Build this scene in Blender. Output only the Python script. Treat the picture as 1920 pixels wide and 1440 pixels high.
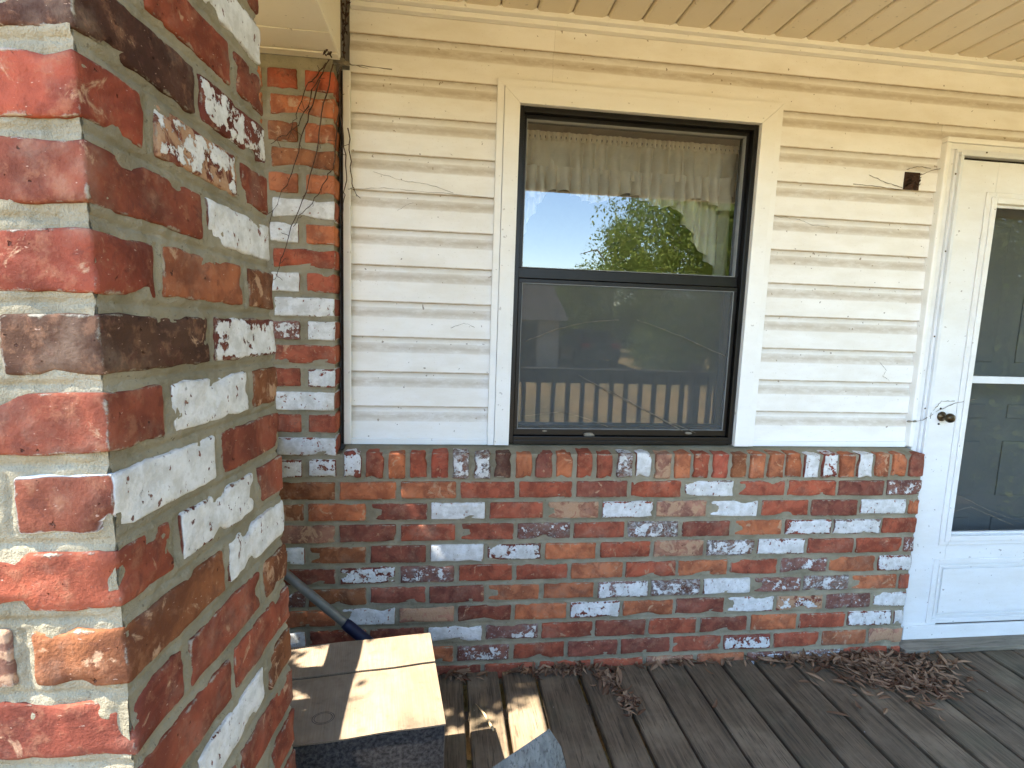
import bpy, bmesh, math, random
import numpy as np
from mathutils import Vector, Matrix, Euler, noise as mn
rad = math.radians
random.seed(7)
for o in list(bpy.data.objects): bpy.data.objects.remove(o)
scene = bpy.context.scene
COL = scene.collection

# ------------------------------------------------------------------ camera
CAM = dict(pos=(0.34489, -1.82717, 1.32268), yaw=7.2776, pitch=7.1208, roll=-2.0015, f=1023.695)
def cam_axes():
    y, p, r = rad(CAM['yaw']), rad(CAM['pitch']), rad(CAM['roll'])
    f = Vector((math.sin(y)*math.cos(p), math.cos(y)*math.cos(p), -math.sin(p)))
    rt = Vector((math.cos(y), -math.sin(y), 0)); d = f.cross(rt)
    r2 = math.cos(r)*rt + math.sin(r)*d; d2 = -math.sin(r)*rt + math.cos(r)*d
    return r2, -d2, -f
cd = bpy.data.cameras.new('camera'); cam = bpy.data.objects.new('camera', cd); COL.objects.link(cam)
ax = cam_axes(); m3 = Matrix((ax[0], ax[1], ax[2])).transposed()
cam.matrix_world = Matrix.Translation(CAM['pos']) @ m3.to_4x4()
cd.sensor_width = 36; cd.sensor_fit = 'HORIZONTAL'; cd.lens = 36*CAM['f']/1920
cd.clip_start = 0.02; cd.clip_end = 2000
scene.camera = cam

# ------------------------------------------------------------------ sky, sun, exposure
SUN = Vector((-0.50, -0.085, 0.84)).normalized()
elev = math.asin(SUN.z)
world = bpy.data.worlds.new('World'); scene.world = world; world.use_nodes = True
wn = world.node_tree.nodes; wl = world.node_tree.links
bg = wn['Background']; sky = wn.new('ShaderNodeTexSky'); sky.sky_type = 'NISHITA'
sky.sun_disc = False; sky.sun_elevation = elev; sky.sun_rotation = math.atan2(SUN.x, SUN.y)
sky.air_density = 1.0; sky.dust_density = 0.1; sky.ozone_density = 1.6
wl.new(sky.outputs[0], bg.inputs[0]); bg.inputs[1].default_value = 0.15
sl = bpy.data.lights.new('sun', 'SUN'); sl.energy = 3.8; sl.angle = rad(0.53); sl.color = (1, .93, .82)
so = bpy.data.objects.new('sun', sl); COL.objects.link(so)
so.rotation_euler = SUN.to_track_quat('Z', 'Y').to_euler(); so.location = SUN*20
scene.view_settings.view_transform = 'Standard'; scene.view_settings.look = 'None'
scene.view_settings.exposure = 3.13; scene.view_settings.gamma = 1
scene.render.engine = 'CYCLES'
scene.cycles.max_bounces = 8; scene.cycles.diffuse_bounces = 4
scene.cycles.transparent_max_bounces = 12
scene.render.resolution_x = 1024; scene.render.resolution_y = 768

# ------------------------------------------------------------------ node helpers
def new_mat(name):
    m = bpy.data.materials.new(name); m.use_nodes = True
    nt = m.node_tree; b = nt.nodes['Principled BSDF']
    b.inputs['Specular IOR Level'].default_value = 0.3
    return m, nt, b
class NB:
    def __init__(s, nt): s.nt = nt
    def n(s, t, **k):
        x = s.nt.nodes.new(t)
        for a, v in k.items(): setattr(x, a, v)
        return x
    def link(s, a, b): s.nt.links.new(a, b)
    def put(s, sock, v):
        if hasattr(v, 'is_output'): s.link(v, sock)
        elif v is not None: sock.default_value = v
    def math(s, op, a, b=None, c=None, clamp=False):
        x = s.n('ShaderNodeMath', operation=op); x.use_clamp = clamp
        s.put(x.inputs[0], a); s.put(x.inputs[1], b); s.put(x.inputs[2], c); return x.outputs[0]
    def vmath(s, op, a, b=None, scale=None):
        x = s.n('ShaderNodeVectorMath', operation=op); s.put(x.inputs[0], a); s.put(x.inputs[1], b)
        if scale is not None: s.put(x.inputs[3], scale)
        return x.outputs[0]
    def noise(s, vec, scale, detail=4, rough=.55, dist=0.):
        x = s.n('ShaderNodeTexNoise'); s.put(x.inputs['Vector'], vec)
        x.inputs['Scale'].default_value = scale; x.inputs['Detail'].default_value = detail
        x.inputs['Roughness'].default_value = rough; x.inputs['Distortion'].default_value = dist
        return x.outputs[0]
    def step(s, v, a, b, lo=0., hi=1.):
        x = s.n('ShaderNodeMapRange'); x.interpolation_type = 'SMOOTHSTEP'
        s.put(x.inputs[0], v); s.put(x.inputs[1], a); s.put(x.inputs[2], b)
        s.put(x.inputs[3], lo); s.put(x.inputs[4], hi); return x.outputs[0]
    def mix(s, f, a, b, mode='MIX'):
        x = s.n('ShaderNodeMix'); x.data_type = 'RGBA'; x.blend_type = mode
        s.put(x.inputs[0], f); s.put(x.inputs[6], a); s.put(x.inputs[7], b); return x.outputs[2]
    def attr(s, name):
        x = s.n('ShaderNodeAttribute'); x.attribute_type = 'OBJECT'; x.attribute_name = name; return x.outputs['Fac']
    def bump(s, h, strength, dist, prev=None):
        x = s.n('ShaderNodeBump'); s.put(x.inputs['Strength'], strength); x.inputs['Distance'].default_value = dist
        s.put(x.inputs['Height'], h)
        if prev is not None: s.link(prev, x.inputs['Normal'])
        return x.outputs[0]
    def objco(s): return s.n('ShaderNodeTexCoord').outputs['Object']
    def sep(s, v):
        x = s.n('ShaderNodeSeparateXYZ'); s.put(x.inputs[0], v); return x.outputs
    def comb(s, a, b, c):
        x = s.n('ShaderNodeCombineXYZ'); s.put(x.inputs[0], a); s.put(x.inputs[1], b); s.put(x.inputs[2], c); return x.outputs[0]
    def mapping(s, v, sc):
        x = s.n('ShaderNodeMapping'); s.put(x.inputs[0], v); x.inputs['Scale'].default_value = sc; return x.outputs[0]
def C(r, g, b): return (r, g, b, 1)

# ------------------------------------------------------------------ materials
def mat_brick():
    m, nt, b = new_mat('reclaimed_brick'); q = NB(nt); b.inputs['Specular IOR Level'].default_value = .06
    oi = q.n('ShaderNodeObjectInfo'); tc = q.n('ShaderNodeTexCoord')
    off = q.vmath('SCALE', oi.outputs['Random'], scale=1.0)
    seed = q.math('MULTIPLY', oi.outputs['Random'], 71.3)
    co = q.vmath('ADD', tc.outputs['Object'], q.comb(seed, q.math('MULTIPLY', seed, 1.7), q.math('MULTIPLY', seed, -.9)))
    g = q.sep(tc.outputs['Generated'])
    def ed(v, L): return q.math('MULTIPLY', q.math('MINIMUM', v, q.math('SUBTRACT', 1., v)), L)
    a, c2, c3 = ed(g[0], .19), ed(g[1], .09), ed(g[2], .057)
    edge = q.math('MAXIMUM', q.math('MINIMUM', a, c2), q.math('MINIMUM', q.math('MAXIMUM', a, c2), c3))
    base = oi.outputs['Color']
    big = q.noise(co, 16, 3, .6, .6); mid = q.noise(co, 48, 6, .68); fine = q.noise(co, 260, 3, .6)
    col = q.mix(q.step(big, .32, .68), q.mix(1, base, C(.62, .55, .55), 'MULTIPLY'), q.mix(1, base, C(1.32, 1.28, 1.18), 'MULTIPLY'))
    # burnt and tan patches of the clay itself
    col = q.mix(q.math('MULTIPLY', q.step(mid, .50, .68), .62), col, q.mix(.5, base, C(.40, .20, .11)))
    col = q.mix(q.math('MULTIPLY', q.step(q.noise(q.vmath('ADD', co, (5, 1, 8)), 34, 5, .7, .8), .55, .66), .6), col, q.mix(.7, base, C(.07, .02, .016)))
    tan = q.attr('tan')
    tm = q.step(q.math('ADD', q.noise(co, 22, 7, .62, 1.0), q.math('MULTIPLY', tan, .42)), .68, .76)
    col = q.mix(q.math('MULTIPLY', tm, .85), col, q.mix(fine, C(.36, .2, .11), C(.55, .36, .22)))
    # lime specks and dark pits
    sp = q.noise(q.mapping(co, (1, 1, 2.2)), 150, 2, .5)
    col = q.mix(q.step(sp, .70, .76, 0, .7), col, C(.5, .34, .26))
    pit = q.noise(q.vmath('ADD', co, (3, 7, 1)), 95, 3, .55)
    pm = q.step(pit, .31, .26)
    col = q.mix(q.math('MULTIPLY', pm, .75), col, C(.03, .012, .01))
    col = q.mix(.12, col, C(.21, .125, .09))
    col = q.mix(q.step(q.noise(q.vmath('ADD', co, (2, 9, 3)), 12, 5, .7), .50, .74, 0, .30), col, C(.30, .22, .16))
    # mortar smear along the edges
    sm = q.step(q.math('ADD', edge, q.math('MULTIPLY', q.math('SUBTRACT', q.noise(co, 38, 6, .7), .5), .022)), .0035, .0005)
    col = q.mix(q.math('MULTIPLY', sm, .8), col, C(.34, .30, .23))
    # greyish film
    grey = q.attr('grey')
    gm = q.step(q.math('ADD', q.noise(q.mapping(co, (1, 1, 1.4)), 42, 7, .72, .6), q.math('MULTIPLY', grey, .42)), .74, .90)
    gcol = q.mix(q.step(q.noise(co, 75, 4, .7), .42, .62), C(.17, .145, .125), C(.46, .445, .425))
    col = q.mix(q.math('MULTIPLY', gm, .82), col, gcol)
    # old white paint, flaking from the edges
    paint = q.attr('paint')
    pv = q.math('ADD', q.math('MULTIPLY', q.noise(co, 26, 8, .62, .5), .72), q.math('MULTIPLY', q.noise(co, 120, 4, .65), .28))
    pv = q.math('ADD', pv, q.math('MULTIPLY', q.step(edge, 0, .011), .16))
    thr = q.math('SUBTRACT', .92, q.math('MULTIPLY', paint, .56))
    pmask = q.math('MULTIPLY', q.step(q.math('SUBTRACT', pv, thr), -.008, .012), q.step(paint, .01, .05))
    nx = q.sep(tc.outputs['Normal'])[0]
    pmask = q.math('MULTIPLY', pmask, q.step(q.math('ABSOLUTE', nx), .85, .6))
    # flecks scraped out of the coat
    fl = q.step(q.noise(q.mapping(q.vmath('ADD', co, (9, 2, 4)), (1, 1, .7)), 100, 3, .6), .64, .67)
    pmask = q.math('MULTIPLY', pmask, q.math('SUBTRACT', 1., q.math('MULTIPLY', fl, .9)))
    pc = q.mix(q.step(q.noise(co, 30, 5, .7), .35, .65), C(.50, .485, .45), C(.68, .67, .65))
    pc = q.mix(q.step(q.noise(co, 60, 4, .6), .6, .72, 0, .55), pc, C(.5, .47, .46))
    col = q.mix(pmask, col, pc)
    q.link(col, b.inputs['Base Color'])
    b.inputs['Roughness'].default_value = .88
    h = q.math('ADD', q.math('MULTIPLY', mid, .6), q.math('MULTIPLY', fine, .25))
    h = q.math('SUBTRACT', h, q.math('MULTIPLY', pm, .8)); h = q.math('ADD', h, q.math('MULTIPLY', pmask, .35))
    h = q.math('ADD', h, q.math('MULTIPLY', sm, .25))
    q.link(q.bump(h, 1., .0048), b.inputs['Normal'])
    return m
def mat_mortar():
    m, nt, b = new_mat('mortar'); q = NB(nt); co = q.objco(); b.inputs['Specular IOR Level'].default_value = .05
    c = q.mix(q.step(q.noise(co, 7, 5, .6), .3, .7), C(.225, .193, .128), C(.345, .300, .208))
    c = q.mix(q.step(q.noise(co, 60, 5, .7), .55, .75, 0, .5), c, C(.40, .365, .28))
    c = q.mix(q.step(q.noise(co, 130, 4, .6), .36, .28, 0, .7), c, C(.12, .10, .07))
    q.link(c, b.inputs['Base Color']); b.inputs['Roughness'].default_value = .95
    h = q.math('ADD', q.noise(co, 420, 3, .7), q.math('MULTIPLY', q.noise(co, 110, 3, .6), .6))
    q.link(q.bump(h, 1., .0034), b.inputs['Normal']); return m
def mat_vinyl(name, base, dirt=.6, grain=True):
    m, nt, b = new_mat(name); q = NB(nt); co = q.objco()
    oi = q.n('ShaderNodeObjectInfo')
    co2 = q.vmath('ADD', co, q.comb(q.math('MULTIPLY', oi.outputs['Random'], 9.), 0., q.math('MULTIPLY', oi.outputs['Random'], 5.)))
    c = q.mix(q.step(q.noise(q.mapping(co2, (1, 1, 3)), 5, 5, .65), .3, .75, 0, .55*dirt), base, C(base[0]*.82, base[1]*.78, base[2]*.70))
    c = q.mix(q.step(q.noise(co2, 140, 4, .7), .60, .74, 0, .5*dirt), c, C(.46, .40, .31))
    c = q.mix(q.step(q.noise(co2, 60, 2, .5), .715, .745, 0, .75*dirt), c, C(.16, .12, .08))
    da = q.n('ShaderNodeAttribute'); da.attribute_name = 'dust_dark'
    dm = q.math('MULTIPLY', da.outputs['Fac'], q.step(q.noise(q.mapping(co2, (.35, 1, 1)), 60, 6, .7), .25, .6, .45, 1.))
    c = q.mix(q.math('MULTIPLY', dm, .8), c, C(.36, .275, .165))  # tan of the bevel dust, also painted as the shadow line along each lip
    q.link(c, b.inputs['Base Color']); b.inputs['Roughness'].default_value = .5
    h = q.noise(q.mapping(co2, (4, 1, 60) if grain else (20, 20, 20)), 6, 4, .6)
    h2 = q.noise(q.mapping(co2, (.6, 1, 2)), 3.0, 2, .5)
    n1 = q.bump(h, .22, .0012); q.link(q.bump(h2, .35, .012, n1), b.inputs['Normal']); return m
def mat_wood(name, dark, mid, light, green=.3, axis='Y'):
    m, nt, b = new_mat(name); q = NB(nt); co = q.objco(); oi = q.n('ShaderNodeObjectInfo')
    sd = q.math('MULTIPLY', oi.outputs['Random'], 37.)
    co2 = q.vmath('ADD', co, q.comb(sd, q.math('MULTIPLY', sd, .7), 0.))
    st = {'Y': (1, .05, 1), 'X': (.05, 1, 1), 'Z': (1, 1, .05)}[axis]
    gv = q.mapping(co2, st)
    g1 = q.noise(gv, 70, 6, .65, .4); g2 = q.noise(gv, 210, 4, .6); blot = q.noise(co2, 5, 5, .6)
    c = q.mix(q.step(g1, .3, .68), dark, mid)
    c = q.mix(q.step(blot, .42, .72, 0, .65), c, light)
    c = q.mix(q.math('MULTIPLY', q.step(g2, .44, .36), .6), c, C(dark[0]*.35, dark[1]*.35, dark[2]*.35))
    c = q.mix(q.math('MULTIPLY', q.step(q.noise(co2, 3.2, 4, .6), .5, .7), green), c, C(.075, .085, .05))
    # bird and mortar spots
    c = q.mix(q.step(q.noise(q.mapping(co2, (1, .6, 1)), 42, 1, .4), .80, .82, 0, .85), c, C(.5, .48, .43))
    rv = q.math('ADD', .78, q.math('MULTIPLY', oi.outputs['Random'], .42))
    c = q.mix(1, c, q.comb(rv, rv, rv), 'MULTIPLY')
    q.link(c, b.inputs['Base Color']); b.inputs['Roughness'].default_value = .82
    q.link(q.bump(q.math('ADD', g1, q.math('MULTIPLY', g2, .7)), .7, .003), b.inputs['Normal']); return m
def mat_plain(name, col, rough=.6, var=.25, scale=30, metal=0., bump=.15):
    m, nt, b = new_mat(name); q = NB(nt); co = q.objco()
    n = q.noise(co, scale, 5, .6)
    c = q.mix(q.step(n, .3, .7), C(*[x*(1-var) for x in col]), C(*[min(1, x*(1+var)) for x in col]))
    q.link(c, b.inputs['Base Color']); b.inputs['Roughness'].default_value = rough; b.inputs['Metallic'].default_value = metal
    q.link(q.bump(q.noise(co, scale*4, 4, .6), bump, .002), b.inputs['Normal']); return m
def mat_glass(name, ior=1.75, tint=(.93, .95, .94)):
    m = bpy.data.materials.new(name); m.use_nodes = True; nt = m.node_tree; nt.nodes.clear(); q = NB(nt)
    out = q.n('ShaderNodeOutputMaterial'); tr = q.n('ShaderNodeBsdfTransparent'); tr.inputs[0].default_value = C(*tint)
    gl = q.n('ShaderNodeBsdfGlossy'); gl.inputs['Roughness'].default_value = 0.0; gl.inputs['Color'].default_value = C(1, 1, 1)
    wav = q.bump(q.noise(q.objco(), 3.0, 2, .5), .012, .02); q.link(wav, gl.inputs['Normal'])
    fr = q.n('ShaderNodeFresnel'); fr.inputs[0].default_value = ior
    mx = q.n('ShaderNodeMixShader'); q.link(fr.outputs[0], mx.inputs[0]); q.link(tr.outputs[0], mx.inputs[1]); q.link(gl.outputs[0], mx.inputs[2])
    q.link(mx.outputs[0], out.inputs[0]); return m
def mat_screen():
    m = bpy.data.materials.new('insect_screen'); m.use_nodes = True; nt = m.node_tree; nt.nodes.clear(); q = NB(nt)
    out = q.n('ShaderNodeOutputMaterial'); tr = q.n('ShaderNodeBsdfTransparent'); df = q.n('ShaderNodeBsdfDiffuse')
    df.inputs[0].default_value = C(.13, .135, .13)
    co = q.objco(); dust_dark = q.noise(co, 9, 6, .65)
    f = q.step(dust_dark, .3, .75, .43, .52)
    mx = q.n('ShaderNodeMixShader'); q.link(f, mx.inputs[0]); q.link(tr.outputs[0], mx.inputs[1]); q.link(df.outputs[0], mx.inputs[2])
    q.link(mx.outputs[0], out.inputs[0]); return m
def mat_cloth(name, col):
    m = bpy.data.materials.new(name); m.use_nodes = True; nt = m.node_tree; nt.nodes.clear(); q = NB(nt)
    out = q.n('ShaderNodeOutputMaterial'); a = q.n('ShaderNodeBsdfDiffuse'); t = q.n('ShaderNodeBsdfTranslucent')
    c = q.mix(q.step(q.noise(q.objco(), 14, 5, .6), .3, .7), C(*[x*.85 for x in col]), C(*col))
    q.link(c, a.inputs[0]); q.link(c, t.inputs[0])
    q.link(q.bump(q.noise(q.objco(), 400, 2, .5), .3, .002), a.inputs['Normal'])
    mx = q.n('ShaderNodeMixShader'); mx.inputs[0].default_value = .35
    q.link(a.outputs[0], mx.inputs[1]); q.link(t.outputs[0], mx.inputs[2]); q.link(mx.outputs[0], out.inputs[0]); return m
def mat_leaf(name, a, bcol, trans=.35):
    m = bpy.data.materials.new(name); m.use_nodes = True; nt = m.node_tree; nt.nodes.clear(); q = NB(nt)
    out = q.n('ShaderNodeOutputMaterial'); d = q.n('ShaderNodeBsdfDiffuse'); t = q.n('ShaderNodeBsdfTranslucent')
    gi = q.n('ShaderNodeNewGeometry')
    c = q.mix(gi.outputs['Random Per Island'], C(*a), C(*bcol))
    q.link(c, d.inputs[0]); q.link(c, t.inputs[0])
    mx = q.n('ShaderNodeMixShader'); mx.inputs[0].default_value = trans
    q.link(d.outputs[0], mx.inputs[1]); q.link(t.outputs[0], mx.inputs[2]); q.link(mx.outputs[0], out.inputs[0]); return m
def mat_box():
    m, nt, b = new_mat('cardboard'); q = NB(nt); co = q.objco()
    c = q.mix(q.step(q.noise(co, 9, 6, .65), .3, .7), C(.155, .115, .075), C(.22, .165, .11))
    c = q.mix(q.step(q.noise(q.mapping(co, (1, .08, 1)), 160, 2, .5), .4, .62, 0, .35), c, C(.15, .10, .06))
    c = q.mix(q.step(q.noise(co, 26, 6, .7), .52, .74, 0, .75), c, C(.11, .08, .05))
    q.link(c, b.inputs['Base Color']); b.inputs['Roughness'].default_value = .9
    w = q.n('ShaderNodeTexWave'); w.wave_type = 'BANDS'; w.bands_direction = 'X'; q.link(co, w.inputs[0]); w.inputs['Scale'].default_value = 55
    q.link(q.bump(w.outputs[1], .18, .0015), b.inputs['Normal']); return m
def mat_ground():
    m, nt, b = new_mat('dry_lawn'); q = NB(nt); co = q.objco()
    c = q.mix(q.step(q.noise(co, .5, 6, .65), .35, .65), C(.47, .295, .12), C(.29, .24, .11))
    c = q.mix(q.step(q.noise(co, 9, 6, .7), .4, .65, 0, .7), c, C(.50, .34, .15))
    q.link(c, b.inputs['Base Color']); b.inputs['Roughness'].default_value = .95
    q.link(q.bump(q.noise(co, 25, 6, .7), .8, .05), b.inputs['Normal']); return m

M = {}
M['brick'] = mat_brick(); M['mortar'] = mat_mortar()
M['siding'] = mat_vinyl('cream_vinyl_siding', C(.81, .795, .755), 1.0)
M['trim'] = mat_vinyl('cream_vinyl_trim', C(.80, .79, .75), .5, False)
M['soffit'] = mat_vinyl('tan_vinyl_soffit', C(.70, .62, .48), .5)
M['coil'] = mat_vinyl('aluminium_coil_wrap', C(.74, .69, .58), .6, False)
M['deck'] = mat_wood('weathered_deck_wood', C(.058, .041, .024), C(.138, .096, .058), C(.22, .162, .103))
M['board'] = mat_wood('grey_weathered_lumber', C(.072, .070, .058), C(.165, .16, .138), C(.235, .228, .20), .25)
M['threshold'] = mat_wood('threshold_wood', C(.13, .11, .08), C(.28, .235, .175), C(.36, .31, .235), .15, 'X')
M['rail'] = mat_wood('dark_railing_wood', C(.045, .038, .03), C(.10, .085, .065), C(.15, .12, .09), .2, 'Z')
M['black'] = mat_plain('dark_bronze_aluminium', (.006, .0052, .0045), .38, .3, 20)
M['glass'] = mat_glass('window_glass', 2.1)
M['glass2'] = mat_glass('lower_window_glass', 2.15)
M['doorglass'] = mat_glass('door_glass', 1.3, (.53, .54, .53))
M['screen'] = mat_screen()
M['silver'] = mat_plain('pale_screen_spline', (.20, .205, .20), .4, .1)
M['cloth'] = mat_cloth('cream_curtain_cloth', (.86, .81, .69))
M['door'] = mat_vinyl('white_door_paint', C(.74, .74, .72), .8, False)
M['doormetal'] = mat_plain('white_aluminium_extrusion', (.66, .67, .67), .35, .06, 12)
M['brass'] = mat_plain('tarnished_brass', (.085, .062, .035), .38, .4, 25, .8)
M['room'] = mat_plain('interior_paint', (.30, .27, .23), .8, .1, 3)
M['greydoor'] = mat_plain('inner_door_paint', (.33, .335, .325), .6, .05, 4)
M['box'] = mat_box()
M['dark_board'] = mat_plain('dark_speckled_board', (.048, .041, .036), .95, .7, 110, 0, .8)
M['darkline'] = mat_plain('dark_tape_gap', (.02, .015, .012), .8, .2)
M['pole'] = mat_plain('grey_metal_pole', (.15, .145, .13), .5, .15, 15, .2)
M['grip'] = mat_plain('navy_plastic_grip', (.008, .011, .035), .5, .2)
M['dead'] = mat_leaf('dead_leaf', (.085, .040, .024), (.34, .215, .13), .15)
M['twig'] = mat_plain('dead_vine_stem', (.055, .03, .018), .9, .4, 40)
M['web'] = mat_plain('dusty_cobweb', (.19, .165, .125), .95, .3, 60)
M['leafA'] = mat_leaf('green_leaf', (.10, .16, .03), (.33, .38, .10), .5)
M['bark'] = mat_plain('grey_bark', (.11, .085, .06), .9, .5, 9, 0, 1.)
M['ground'] = mat_ground()
M['roofing'] = mat_plain('asphalt_shingle', (.09, .08, .07), .9, .4, 6)
M['hwall'] = mat_plain('pale_house_siding', (.42, .40, .36), .7, .1, 3)
M['carbody'] = mat_plain('black_car_paint', (.012, .013, .016), .15, .1, 3, 0, 0)
M['carglass'] = mat_plain('dark_car_glass', (.02, .025, .03), .05, .1, 3, 0, 0)
M['tail'] = mat_plain('red_tail_lamp', (.5, .012, .012), .2, .1)
M['tyre'] = mat_plain('tyre_rubber', (.015, .015, .015), .8, .2)
M['rust'] = mat_plain('rusty_box_steel', (.045, .022, .012), .9, .6, 60)
M['asphalt'] = mat_plain('asphalt', (.06, .058, .055), .9, .25, 20, 0, .5)

# ------------------------------------------------------------------ object helpers
def link_mesh(name, me, mat=None, parent=None):
    o = bpy.data.objects.new(name, me); COL.objects.link(o)
    if mat is not None and not me.materials: me.materials.append(M[mat] if isinstance(mat, str) else mat)
    if parent is not None:
        o.parent = parent
        o.matrix_parent_inverse = parent.matrix_basis.inverted()
    return o
def tag(o, label, cat, group=None, kind=None):
    if label: o['label'] = label
    if cat: o['category'] = cat
    if group: o['group'] = group
    if kind: o['kind'] = kind
    return o
def thing(name, loc, label, cat, group=None, rot=(0, 0, 0)):
    o = bpy.data.objects.new(name, None); COL.objects.link(o); o.location = loc; o.rotation_euler = rot
    o.empty_display_size = .1
    bpy.context.view_layer.update()
    return tag(o, label, cat, group)
def bm_box(bm, lo, hi, bev=0.0):
    r = bmesh.ops.create_cube(bm, size=1)
    c = [(a+b)/2 for a, b in zip(lo, hi)]; s = [b-a for a, b in zip(lo, hi)]
    for v in r['verts']: v.co = Vector([c[i]+v.co[i]*s[i] for i in range(3)])
    if bev > 0:
        es = list({e for v in r['verts'] for e in v.link_edges})
        bmesh.ops.bevel(bm, geom=es, offset=bev, segments=2, affect='EDGES', profile=.6)
def to_mesh(bm, name, smooth=False):
    bmesh.ops.recalc_face_normals(bm, faces=bm.faces)
    me = bpy.data.meshes.new(name); bm.to_mesh(me); bm.free()
    if smooth:
        for p in me.polygons: p.use_smooth = True
    return me
def box(name, lo, hi, mat, parent=None, bev=.002):
    bm = bmesh.new(); c = [(a+b)/2 for a, b in zip(lo, hi)]
    bm_box(bm, [a-k for a, k in zip(lo, c)], [b-k for b, k in zip(hi, c)], bev)
    o = link_mesh(name, to_mesh(bm, name), mat, parent); o.location = c; return o
def boxes(name, lst, mat, parent=None, bev=.002):
    bm = bmesh.new()
    for lo, hi in lst: bm_box(bm, lo, hi, bev)
    return link_mesh(name, to_mesh(bm, name), mat, parent)
def profile_x(name, prof, x0, x1, mat, parent=None, segs=1, dust_dark=None, wob=0., closed=True):
    """prof = [(y,z)...] extruded along X"""
    n = len(prof); vs = []; fs = []
    for i in range(segs+1):
        x = x0+(x1-x0)*i/segs
        for j, (y, z) in enumerate(prof):
            w = wob*mn.noise(Vector((x*2.2, z*3+7, 3.3))) if wob else 0
            vs.append((x, y+w, z+w*.5))
    for i in range(segs):
        for j in range(n if closed else n-1):
            a = i*n+j; b = i*n+(j+1) % n; fs.append((a, b, b+n, a+n))
    if closed: fs.append(tuple(range(n))[::-1]); fs.append(tuple(segs*n+k for k in range(n)))
    me = bpy.data.meshes.new(name); me.from_pydata(vs, [], fs); me.update()
    if dust_dark:
        at = me.attributes.new('dust_dark', 'FLOAT', 'POINT')
        at.data.foreach_set('value', [dust_dark[k % n] for k in range(len(vs))])
    bm = bmesh.new(); bm.from_mesh(me); bmesh.ops.recalc_face_normals(bm, faces=bm.faces); bm.to_mesh(me); bm.free()
    return link_mesh(name, me, mat, parent)
def tube_mesh(name, pts, r, sides=6, bm=None):
    own = bm is None
    if own: bm = bmesh.new()
    pts = [Vector(p) for p in pts]; rings = []
    rs = r if isinstance(r, (list, tuple)) else [r]*len(pts)
    for i, p in enumerate(pts):
        t = (pts[min(i+1, len(pts)-1)]-pts[max(i-1, 0)]).normalized()
        up = Vector((0, 0, 1)) if abs(t.z) < .9 else Vector((1, 0, 0))
        a = t.cross(up).normalized(); b = t.cross(a)
        rings.append([bm.verts.new(p+rs[i]*(math.cos(k*2*math.pi/sides)*a+math.sin(k*2*math.pi/sides)*b)) for k in range(sides)])
    for A, B in zip(rings, rings[1:]):
        for k in range(sides): bm.faces.new((A[k], A[(k+1) % sides], B[(k+1) % sides], B[k]))
    bm.faces.new(rings[0][::-1]); bm.faces.new(rings[-1])
    if own: return to_mesh(bm, name, True)
def tube(name, pts, r, mat, parent=None, sides=6):
    return link_mesh(name, tube_mesh(name, pts, r, sides), mat, parent)

# ------------------------------------------------------------------ bricks
def brick_mesh(name, L, D, H, seed, rnd=.0048, lines=(7, 5, 7), amp=.0022):
    """a worn brick centred on the origin: length X, depth Y, height Z"""
    def ln(n, half):
        e = rnd*1.05/half
        inner = np.linspace(-(1-e), 1-e, n-2)
        return np.concatenate([[-1], inner, [1]])*half
    gx, gy, gz = ln(lines[0], L/2), ln(lines[1], D/2), ln(lines[2], H/2)
    bm = bmesh.new(); vd = {}
    def V(i, j, k):
        key = (i, j, k)
        if key not in vd:
            p = Vector((gx[i], gy[j], gz[k]))
            q = Vector((max(-L/2+rnd, min(L/2-rnd, p.x)), max(-D/2+rnd, min(D/2-rnd, p.y)), max(-H/2+rnd, min(H/2-rnd, p.z))))
            d = p-q
            if d.length > 1e-9: p = q+d.normalized()*rnd
            s = Vector((seed*3.1, seed*1.7, seed*.9))
            w = mn.noise_vector(p*30+s)*amp*1.2+mn.noise_vector(p*95+s)*amp*.55
            chip = max(0, mn.noise(p*24+s*2)-.28)*.022
            nrm = Vector((p.x/L, p.y/D, p.z/H)); 
            ex = [abs(p.x)/(L/2) > .9, abs(p.y)/(D/2) > .85, abs(p.z)/(H/2) > .8]
            p = p+w
            if sum(ex) >= 2: p -= Vector((math.copysign(chip, p.x) if ex[0] else 0, math.copysign(chip, p.y) if ex[1] else 0, math.copysign(chip, p.z) if ex[2] else 0))
            vd[key] = bm.verts.new(p)
        return vd[key]
    nx, ny, nz = lines
    for i in range(nx-1):
        for k in range(nz-1):
            for j, f in ((0, 1), (ny-1, -1)):
                a = [V(i, j, k), V(i+1, j, k), V(i+1, j, k+1), V(i, j, k+1)]; bm.faces.new(a[::f])
    for i in range(nx-1):
        for j in range(ny-1):
            for k, f in ((0, -1), (nz-1, 1)):
                a = [V(i, j, k), V(i+1, j, k), V(i+1, j+1, k), V(i, j+1, k)]; bm.faces.new(a[::f])
    for j in range(ny-1):
        for k in range(nz-1):
            for i, f in ((0, -1), (nx-1, 1)):
                a = [V(i, j, k), V(i, j+1, k), V(i, j+1, k+1), V(i, j, k+1)]; bm.faces.new(a[::f])
    me = to_mesh(bm, name, True); me.materials.append(M['brick']); return me
BL, BD, BH, PX, PZ = .1885, .09, .0590, .2032, .0760
B_FULL = [brick_mesh('brick_full', BL, BD, BH, s) for s in range(1, 11)]
B_HALF = [brick_mesh('brick_half', .0875, BD, BH, 20+s) for s in range(5)]
B_ROWL = [brick_mesh('brick_rowlock', .0570, .115, .091, 30+s) for s in range(7)]
B_NEAR = [brick_mesh('brick_near', BL, BD, .0572, 40+s, .0034, (17, 9, 9), .0022) for s in range(10)]
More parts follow.
